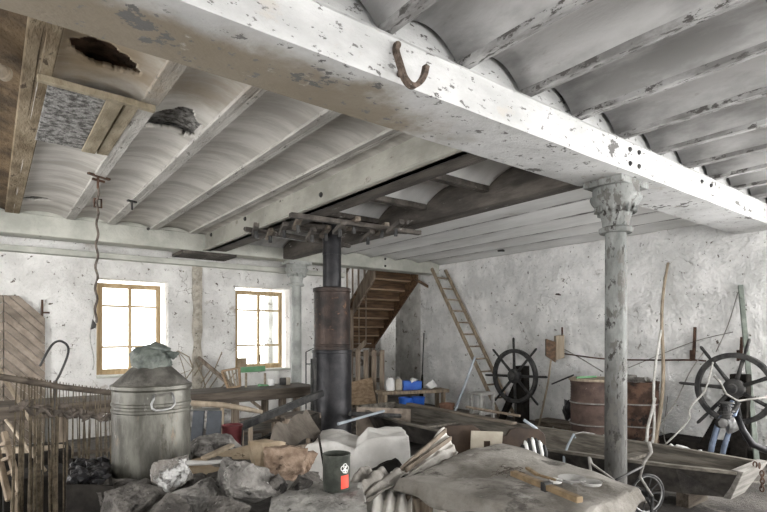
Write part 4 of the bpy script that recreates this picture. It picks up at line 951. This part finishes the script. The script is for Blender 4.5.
for i, lab in enumerate(['largest grey stone heaped in the right oil drum', 'brown stone at left in the right oil drum', 'small pale stone at right in the right oil drum']):
    tag(MB().rock((c2.x+(-.03,-.13,.14)[i], c2.y+(.02,-.1,-.07)[i], .90), ((.26,.2,.15)[i], .18, (.13,.09,.07)[i]), 40+i, 3).build('rubble_stone', [m_rock, m_rockb, m_rockw][i]), lab, 'stone')

# ---- hand wheels
def wheel(cx, cy, uw, rr, lab, m, post, ang=0, nsp=8, knob=.36):
    c = au(cx, cy, uw); r = root('handwheel', lab, 'wheel', (c.x, c.y, 0))
    ax = V((-1, 0, 0)); pv = V((0, -1, 0)); pz = V((0,0,1))
    MB().lathe([(rr*.86,-.025),(rr*.87,-.035),(rr*.98,-.035),(rr,-.025),(rr,.025),(rr*.98,.035),(rr*.87,.035),(rr*.86,.025),(rr*.86,-.025)], c, 64, ax, False).build('rim', m, r, smooth=35)
    MB().lathe([(.05,-.16),(.05,-.05),(rr*.25,-.045),(rr*.27,-.03),(rr*.27,.03),(rr*.22,.045),(.06,.05),(.055,.10),(.03,.11)], c, 32, ax).build('hub', m, r, smooth=35)
    for k in range(nsp):
        a_ = ang+k*2*math.pi/nsp; d_ = pv*math.cos(a_)+pz*math.sin(a_)
        L_ = rr*(1+knob*(1 if k % 2 == 0 or nsp < 9 else .8))
        sk_ = MB().tube([c+d_*rr*.2, c+d_*rr*.6, c+d_*rr*.9], [.026,.021,.023], 8).build('spoke', m, r, smooth=True)
        MB().tube([c+d_*rr*.96, c+d_*(rr+.05), c+d_*(L_-.02), c+d_*L_], [.016,.019,.019,.010], 8).build('grip', m, sk_, smooth=True)
    MB().tube([c, c+V((.30, 0, 0))], .035, 12).build('axle', m_iron, r)
    MB().box(c.x+.12, c.x+.28, c.y-.09, c.y+.09, 0, c.z+.16).build('stand', m_blackpaint, r, bevel=.01)
    MB().bar((c.x+.2, c.y+.45, 0), (c.x+.2, c.y+.08, c.z-.1), .09, .09).build('brace', m_blackpaint, r, bevel=.008)
    return c
wheel(514.5, 376, 6.85, .445, 'dark eight spoke handwheel with long grips beside the ladder', m_iron, 0, math.radians(92), 8, .42)
cB = wheel(734, 388.5, 6.95, .42, 'larger looking dark handwheel at right edge behind the engine', m_iron, 0, math.radians(75), 7, .45)
tag(MB().box(7.1, 7.55, 1.3, 3.3, 0, .14).build('low_plinth', m_blackpaint, bevel=.01), 'dark timber sill on floor under the right handwheel', 'sill')
tag(MB().box(7.2, 7.55, 3.9, 5.3, 0, .10).build('low_plinth', m_woody, bevel=.01), 'dark timber sill on floor left of the oil drums', 'sill')
tag(MB().rock((7.38, 4.75, .28), (.3, .35, .38), 71, 3, .12).build('sooty_pot', m_coal, smooth=True), 'sooty black lump on the floor between handwheel and left drum', 'pot')

# ---- engine with forks and exhaust in front of the right handwheel
ed = 5.35
en = root('moped_engine', 'old small engine with fork legs and black exhaust before right handwheel', 'engine', px(716, 430, ed)); en.location.z = 0
def ex(x, y, d=ed): return px(x, y, d)
MB().tube([ex(733, 401), ex(726, 410), ex(718, 425), ex(712, 445), ex(709, 462)], [.022,.026,.03,.028,.026], 10).build('fork_leg', m_bluegrey, en, smooth=True)
MB().tube([ex(738, 404, 5.45), ex(731, 425, 5.45), ex(724, 447, 5.45), ex(721, 462, 5.45)], [.02,.024,.026,.024], 10).build('fork_leg', m_bluegrey, en, smooth=True)
MB().rock(ex(731, 425, 5.3), (.17, .15, .19), 51, 3, .05, 16, .5).build('crankcase', m_steel, en, smooth=True)
mb = MB()
for k in range(6):
    p = ex(726, 411, 5.3)+V((0,0,.028*(k-2.5))); mb.lathe([(.055+.012*(k % 3), 0), (.055+.012*(k % 3), .014)], p, 20, (.1,.15,1))
mb.tube([ex(727, 419, 5.3), ex(725, 402, 5.3)], .045, 12); mb.build('cylinder_head', m_iron, en)
MB().lathe([(.03,0),(.05,.01),(.05,.07),(.02,.08)], ex(719, 423, 5.25), 16, (-.6,-.75,.1)).build('carburettor', m_iron, en, smooth=35)
MB().tube([ex(737, 416, 5.2), ex(743, 430, 5.15), ex(752, 444, 5.1), ex(765, 450, 5.1), ex(790, 446, 5.1)], [.026,.03,.034,.036,.034], 12).build('exhaust_pipe', m_black, en, smooth=True)
MB().tube([ex(714, 376, 5.3), ex(720, 382, 5.3), ex(726, 394, 5.3), ex(738, 401, 5.3), ex(752, 399, 5.3), ex(775, 396, 5.3)], .011, 10).build('handlebar', m_cable, en, smooth=True)
MB().tube([ex(738, 402, 5.3), ex(733, 412, 5.3)], .03, 12).build('steering_head', m_iron, en)
for (x, y, d_) in ((709, 462, ed), (721, 462, 5.45)):
    p = ex(x, y, d_); MB().tube([p, V((p.x, p.y, .0))], .025, 10).build('fork_foot', m_iron, en)

# ---- poles, rods and wires on the right wall
a = au(668, 263, UW-.03); b = at(654, 452, .0) if False else au(655, 446, 6.55); b = V((b.x, b.y, 0))
pts = [a.lerp(b, t)+V((0, .04*math.sin(t*7), 0)) for t in [k/14 for k in range(15)]]
tag(MB().tube(pts, [.018+.008*k/14 for k in range(15)], 10).build('pole', m_lightwood, smooth=True), 'tall crooked bare pole leaning on the right wall beside the drum', 'pole')
a = au(661, 330, 6.9); b = au(648, 446, 6.35); b.z = 0
pts = [a.lerp(b, t)+V((.02*math.sin(t*9), .03*math.sin(t*6), 0)) for t in [k/14 for k in range(15)]]
tag(MB().tube(pts, .016, 10).build('pale_stake', m_rope, smooth=True), 'whitish stake leaning in front of the tall crooked pole', 'stake')
a = au(655, 398, 6.6); b = au(645, 446, 6.2); b.z = 0
tag(MB().tube([a, a.lerp(b, .5)+V((0,.03,0)), b], .018, 8).build('short_stake', m_rope, smooth=True), 'short whitish stake splayed left of the whitish stake', 'stake')
a = au(740.5, 285, UW-.03); b = au(757, 460, 7.05); b.z = 0
tag(MB().bar(a, b, .055, .04).build('green_post', m_greenp, bevel=.008), 'tall faded green post leaning on the wall behind right handwheel', 'post')
for i, (x, y0, y1, lab) in enumerate(((695, 327, 360, 'dark iron bar hanging upright on the wall left of right handwheel'), (742, 337, 360, 'short dark iron bar on the wall left of green post'))):
    a, b = au(x, y0, UW-.03), au(x-1.5, y1, UW-.03); tag(MB().bar(a, b, .03, .03, (1,0,0)).bar(au(x-4, y1-10, UW-.03), au(x-4, y1+1, UW-.03), .025, .025, (1,0,0)).bar(a.lerp(b, .8), a.lerp(b, .8)+V((.03,.0,0)), .02, .02).build('iron_bar', m_rust), lab, 'bar')
def wire(pts, lab, r_=.007, m=m_cable, name='wire', cat='wire'):
    P = [V(p) for p in pts]; out = []
    for i in range(len(P)-1):
        p0, p1, p2, p3 = P[max(i-1,0)], P[i], P[i+1], P[min(i+2, len(P)-1)]
        for k in range(8):
            t = k/8; out.append(.5*((2*p1)+(p2-p0)*t+(2*p0-5*p1+4*p2-p3)*t*t+(3*p1-p0-3*p2+p3)*t**3))
    out.append(P[-1]); return tag(MB().tube(out, r_, 6).build(name, m, smooth=True), lab, cat)
w_ = UW-.02
wire([au(560, 353, w_), au(600, 358.5, w_), au(640, 360, w_), au(690, 360, w_), au(706, 361, w_)], 'thin brown pipe fixed along the right wall above the drums', .012, m_rust, 'wall_pipe', 'pipe')
wire([au(562, 348, w_), au(580, 358, w_), au(603, 372, w_)], 'dark cable slanting down the wall behind the left drum', .009)
wire([au(628, 368, w_), au(690, 343, w_), au(733, 332, w_)], 'thin cable rising along the wall toward the green post', .006)
wire([au(738, 292, w_), au(728, 325, w_), au(716, 352, w_)], 'thin wire hanging from the top of green post', .006)
wire([au(704, 352, 7.3), au(690, 372, 7.1), au(672, 408, 6.9), au(648, 438, 6.6), au(632, 447, 6.4)], 'long limp grey cable falling from handwheel toward the stakes', .008)
wire([au(713, 362, 6.8), au(705, 390, 6.8), au(690, 408, 6.7), (6.75, 2.75, .45), (6.6, 2.95, .15)], 'pale hose drooping from the right handwheel to floor', .010, m_rope, 'hose', 'hose')
wire([au(668, 395, 7.4), au(664, 430, 7.2), (6.85, 3.05, .1)], 'dark thin cable hanging beside the right oil drum', .006)
tag(MB().rock(au(559, 294.5, UW-.02), (.05, .12, .04), 61, 2).build('wall_clip', m_rust), 'small rusty clip high on the right wall', 'clip')
tag(MB().rock(V((7.3, 6.1, 3.02)), (.14, .14, .05), 62, 2).build('ceiling_rose', m_iron), 'small dark fitting under the ceiling near the right wall', 'fitting')

# wooden rake-box on a stick
a = au(552, 352, 7.35); b = au(538, 428, 6.9); b.z = 0.0
bxr = root('wooden_scoop', 'wooden box scoop on a long bent handle leaning beside left handwheel', 'scoop', (b.x, b.y, 0))
MB().tube([a, a.lerp(b, .4)+V((0,-.03,0)), b], .016, 8).build('handle', m_lightwood, bxr, smooth=True)
c = au(556, 348, 7.35)
MB().hexa([c+rt*-.16+V((0,0,-.13)), c+rt*.0+V((0,0,-.24)), c+rt*.02+fw*.12+V((0,0,-.24)), c+rt*-.14+fw*.12+V((0,0,-.13))], [c+rt*-.16+V((0,0,.15)), c+rt*.0+V((0,0,.10)), c+rt*.02+fw*.12+V((0,0,.10)), c+rt*-.14+fw*.12+V((0,0,.15))]).build('brown_side', m_stair, bxr, bevel=.006)
MB().hexa([c+rt*.0+V((0,0,-.2)), c+rt*.14+V((0,0,-.16)), c+rt*.14+fw*.1+V((0,0,-.16)), c+rt*.0+fw*.1+V((0,0,-.2))], [c+rt*.0+V((0,0,.2)), c+rt*.14+V((0,0,.22)), c+rt*.14+fw*.1+V((0,0,.22)), c+rt*.0+fw*.1+V((0,0,.2))]).build('pale_side', m_lightwood, bxr, bevel=.006)
MB().bar(c+rt*.10+V((0,0,.2)), c+rt*.10+V((0,0,.34)), .02, .02).build('iron_tang', m_rust, bxr)

# ---- ladder
ld = root('wooden_ladder', 'slim wooden ladder leaning on the pale girder against the right wall', 'ladder', (7.33, 5.92, 0))
T0 = V((7.36, 7.75, 2.80)); B0 = V((7.30, 5.92, 0))
uv = V((1,0,0)); hw = .19
for sg in (-1, 1): MB().bar(B0+uv*sg*hw, T0+(T0-B0)*.02+uv*sg*hw, .045, .06, (0,1,0)).build('rail', m_ladder, ld, bevel=.005)
for k in range(12):
    p = B0.lerp(T0, (k+.6)/12.2); MB().tube([p-uv*hw, p+uv*hw], .016, 8).build('rung', m_ladder, ld, smooth=True)
a = av(439, 281, 8.0)
tag(MB().bar(av(415, 279, 8.5), av(437, 292, 8.3), .05, .05).build('timber_strut', m_stair), 'short dark strut under the pale girder at ladder top', 'strut')

# ---- broom leaning at the end of the right wall, pale rod
a = av(424, 333, 8.4); b = au(421, 386, 7.3); b.z = 0
bm_ = root('broom', 'dark long handled broom leaning at far end of the right wall', 'broom', (b.x, b.y, 0))
MB().tube([a, b+(a-b)*.2], .014, 8).build('broomstick', m_iron, bm_); MB().tube([b+(a-b)*.42, b+(a-b)*.1, b], [.02, .05, .06], 10).build('bristles', m_blackpaint, bm_)
a = px(475, 357, 9.0); b = px(450, 413, 8.6); b = V((b.x, b.y, 0))
tag(MB().tube([a, b], .022, 8).build('leaning_rod', m_pale), 'pale blue rod leaning between the bench and ladder', 'rod')

# ---- low bench with buckets and jugs
dB = 9.3
def bq(x, y, d=dB): return px(x, y, d)
zt = .50
A, B = at(379, 391, zt), at(446, 388.5, zt)
lb = root('low_bench', 'rough low wooden bench holding white jugs near the staircase', 'bench', ((A.x+B.x)/2, (A.y+B.y)/2, 0))
e = (B-A); L_ = e.length; e.normalize(); nr_ = V((-e.y, e.x, 0))
MB().hexa([A-nr_*.15+V((0,0,-.06)), B-nr_*.15+V((0,0,-.06)), B+nr_*.22+V((0,0,-.06)), A+nr_*.22+V((0,0,-.06))], [A-nr_*.15, B-nr_*.15, B+nr_*.22, A+nr_*.22]).build('bench_top', m_ladder, lb, bevel=.008)
for t in (.06, .92):
    for w in (-.1, .17):
        p = A.lerp(B, t)+nr_*w; MB().box(p.x-.03, p.x+.03, p.y-.03, p.y+.03, 0, zt-.06).build('leg', m_ladder, lb)
def bottle(x, lab, s_=1, m=m_white):
    p = A.lerp(B, x)+nr_*.03; r_ = root('plastic_jug', lab, 'jug', (p.x, p.y, zt))
    MB().lathe([(.075*s_,0),(.08*s_,.01),(.08*s_,.16*s_),(.05*s_,.21*s_),(.03*s_,.225*s_)], (p.x, p.y, zt), 20).build('jug_body', m, r_, smooth=40)
    MB().lathe([(.033*s_,.22*s_),(.033*s_,.25*s_)], (p.x, p.y, zt), 16).build('cap', m_stool, r_)
bottle(.17, 'white plastic jug at left end of the low bench'); bottle(.29, 'white plastic jug beside the blue crate on low bench', .95, m_cream)
p = A.lerp(B, .47)+nr_*.05
cr = root('blue_crate', 'bright blue plastic crate standing on the low bench', 'crate', (p.x, p.y, zt))
for (a0,a1,b0,b1) in ((-.18,.18,-.12,-.105),(-.18,.18,.105,.12),(-.18,-.165,-.12,.12),(.165,.18,-.12,.12)):
    q = [p+e*a0+nr_*b0, p+e*a1+nr_*b0, p+e*a1+nr_*b1, p+e*a0+nr_*b1]
    MB().hexa([V((k.x,k.y,zt+.002)) for k in q], [V((k.x,k.y,zt+.16)) for k in q]).build('side', m_bluep, cr)
q = [p+e*-.18+nr_*-.12, p+e*.18+nr_*-.12, p+e*.18+nr_*.12, p+e*-.18+nr_*.12]
MB().hexa([V((k.x,k.y,zt+.002)) for k in q], [V((k.x,k.y,zt+.02)) for k in q]).build('bottom', m_bluep, cr)
p = A.lerp(B, .52)-nr_*.02; tag(MB().rock((p.x, p.y, zt+.16), (.22,.16,.12), 81, 2, .1).build('white_rag', m_white, smooth=True), 'white rag lying in the blue crate', 'rag')
p = A.lerp(B, .78)+nr_*.03; tag(MB().rock((p.x, p.y, zt+.085), (.30,.2,.19), 82, 3, .12).build('white_bag', m_white, smooth=True), 'crumpled white plastic bag on right half of low bench', 'bag')
for i, (x, lab) in enumerate(((403, 'blue plastic bucket under the low bench, left one'), (414, 'blue plastic bucket under the low bench, right one'))):
    p = px(x+2, 400, 9.45); p = A.lerp(B, .40+.18*i)+nr_*.04
    tag(MB().lathe([(.10,0),(.105,.01),(.13,.34),(.138,.34),(.138,.36),(.12,.36),(.10,.03),(.001,.03)], (p.x, p.y, 0), 28).build('blue_bucket', m_bluep, smooth=35), lab, 'bucket')
p = px(447, 402, 9.0); tag(MB().lathe([(.08,0),(.09,.01),(.12,.26),(.135,.26),(.135,.31),(.11,.31),(.085,.03),(.001,.03)], (p.x, p.y, 0), 28).build('flowerpot', m_terra, smooth=35), 'brown clay flowerpot on the floor right of the low bench', 'pot')

# white stool by the ladder
c = px(482, 400, 8.2); c.z = 0
sl = root('white_stool', 'worn white painted wooden stool standing before the ladder', 'stool', c)
zt = 1.5-(392-335)*8.2/F
MB().box(c.x-.17, c.x+.17, c.y-.13, c.y+.13, zt-.04, zt).build('seat', m_stool, sl, bevel=.008)
for a_ in (-.14, .14):
    for b_ in (-.1, .1): MB().box(c.x+a_-.022, c.x+a_+.022, c.y+b_-.022, c.y+b_+.022, 0, zt-.04).build('leg', m_stool, sl)
for b_ in (-.1, .1): MB().box(c.x-.14, c.x+.14, c.y+b_-.012, c.y+b_+.012, .25, .29).build('stretcher', m_stool, sl)
tag(MB().tube([px(466, 407, 7.6), px(520, 416, 7.0)], .02, 8).build('thin_rail', m_stairl), 'thin pale rail lying behind the boat below the stool', 'rail')

# pallet box and leaning board by the stairs
c = px(366, 372, 10.3); cz = V((c.x, c.y, 0))
pl = root('slatted_pallet', 'upright slatted wooden pallet standing under the staircase', 'pallet', cz)
for k in range(5):
    o = cz+rt*(-.32+.16*k); MB().bar(o, o+V((0,0,1.2)), .10, .025, fw).build('slat', m_stairl, pl, bevel=.004)
for z in (.08, .6, 1.12): MB().bar(cz+rt*-.37+fw*.04+V((0,0,z)), cz+rt*.37+fw*.04+V((0,0,z)), .05, .09).build('cross_bar', m_woodx, pl)
o = cz+fw*-.12
P = [o+rt*-.30+V((0,0,.12)), o+rt*.22+V((0,0,.10)), o+rt*.12+fw*.08+V((0,0,.66)), o+rt*-.30+fw*.08+V((0,0,.56))]
tag(MB().hexa(P, [p+fw*.02 for p in P]).build('leaning_board', m_stairn, bevel=.004), 'brown board leaning on front of the slatted pallet', 'board')
P = [px(340, 395, 9.6), px(372, 393, 9.8)]; 
tag(MB().box(cz.x-.9, cz.x+.4, cz.y-1.2, cz.y-.75, 0, .10).build('low_crate', m_chev, bevel=.01), 'low grey crate on the floor before the slatted pallet', 'crate')
# wire stand by the stove
tag(MB().tube([px(306, 395, 8.0), px(306, 352, 8.0), px(318, 346, 8.0)], .010, 6).tube([px(306, 364, 8.0), px(316, 364, 8.0)], .008, 6).tube([px(306,395,8.0), V((px(306,395,8).x, px(306,395,8).y, 0))], .010, 6).build('wire_stand', m_iron), 'thin dark wire stand between the far column and stove', 'stand')

# ---- debris on the floor
rnd = random.Random(12); mb = MB()
for k in range(420):
    if k < 170: u, v = rnd.uniform(5.6, 7.3), rnd.uniform(1.3, 5.0)
    elif k < 300: u, v = rnd.uniform(-.2, 3.0), rnd.uniform(3.0, 6.0)
    else: u, v = rnd.uniform(4.6, 7.2), rnd.uniform(6.6, 8.4)
    s_ = rnd.uniform(.02, .07); mb.rock((u, v, s_*.25), (s_*1.5, s_, s_*.6), k, 1, .1)
tag(mb.build('floor_debris', m_rock, recenter=True), 'crumbs of plaster and gravel scattered over the dusty floor', 'debris')['kind'] = 'stuff'
for i, (x, y, lab) in enumerate(((682, 446, 'white broken plate lying behind the boat near right handwheel'), (697, 449, 'white plaster piece lying behind the boat under the engine'), (671, 448, 'white plaster piece by the foot of the stakes'))):
    c = px(x, y, 6.2 if i != 1 else 5.9); c.z = .05
    tag(MB().rock((c.x, c.y, .10), (.30, .26, .20), 90+i, 3, .06).build('plaster_piece', m_white), lab, 'plaster')
# stones in the gaps of the rubble under the bench line
# repeats share a group
GR = {'rubble_stone': 'stones of the rubble heap and drum', 'oil_drum': 'oil drums along the right wall', 'handwheel': 'handwheels before the right wall', 'plastic_jug': 'jugs on the low bench', 'blue_bucket': 'buckets under the low bench', 'iron_column': 'cast iron columns', 'twig': 'twigs on the window wall', 'plaster_piece': 'plaster pieces behind the boat', 'dish': 'pale dishes on the tarp', 'wooden_stand': 'stands under the workbench', 'wire': 'cables on the right wall', 'curtain_batten': 'slats on the pleated curtain', 'girder': 'painted girders'}
for o in list(C.objects):
    s_ = o.name.split('.')[0]
    if o.parent is None and s_ in GR and 'label' in o: o['group'] = GR[s_]
# ================================================================== LIGHT
w = bpy.data.worlds.new('overcast_sky'); SC.world = w; w.use_nodes = True
bg_ = w.node_tree.nodes['Background']; bg_.inputs[0].default_value = (1, .99, .97, 1); bg_.inputs[1].default_value = 6
def portal(loc, rot, sx_, sy_):
    l = bpy.data.lights.new('window_portal', 'AREA'); l.shape = 'RECTANGLE'; l.size = sx_; l.size_y = sy_; l.cycles.is_portal = True
    o = bpy.data.objects.new('window_portal', l); o.location = loc; o.rotation_euler = rot; C.objects.link(o)
H = math.pi/2
for (a, b, c_, d_) in (W1, W2): portal(((a+b)/2, VW+.3, (c_+d_)/2), (-H, 0, 0), b-a, d_-c_)
def day_or_fill(loc, rot, sx_, sy_, e):
    l = bpy.data.lights.new('window_and_fill_light', 'AREA'); l.shape = 'RECTANGLE'; l.size = sx_; l.size_y = sy_; l.energy = e; l.color = (1,.993,.98)
    o = bpy.data.objects.new('window_and_fill_light', l); o.location = loc; o.rotation_euler = rot; C.objects.link(o)
for v in (-2.1, .2): day_or_fill((UW+.2, v, 1.7), (0, H, 0), 2.0, 1.6, 190)
for u, e_ in ((-.8, 12), (2.4, 50), (5.6, 120)): day_or_fill((u, VR-.15, 1.65), (H, 0, 0), 2.0, 2.3, e_)
for v, e_ in ((-1.6, 8), (2.0, 22), (5.4, 100)): day_or_fill((UL-.15, v, 1.7), (0, -H, 0), 1.8, 1.6, e_)  # added fill lamps on the left; no windows known on that side
day_or_fill((9.3, 9.9, 2.2), (0, H, 0), .8, .45, 14)
# ================================================================== CAMERA
cam = bpy.data.cameras.new('camera'); co = bpy.data.objects.new('camera', cam); C.objects.link(co)
co.location = (0, 0, EYE); co.rotation_euler = (H, 0, -math.radians(37.3))
cam.sensor_width = 36; cam.lens = F/767*36; cam.shift_y = 79/767; cam.clip_start = .05
SC.camera = co
vs_ = SC.view_settings; vs_.view_transform = 'Standard'; vs_.look = 'None'; vs_.gamma = 1; vs_.use_curve_mapping = False; vs_.exposure = 0.27
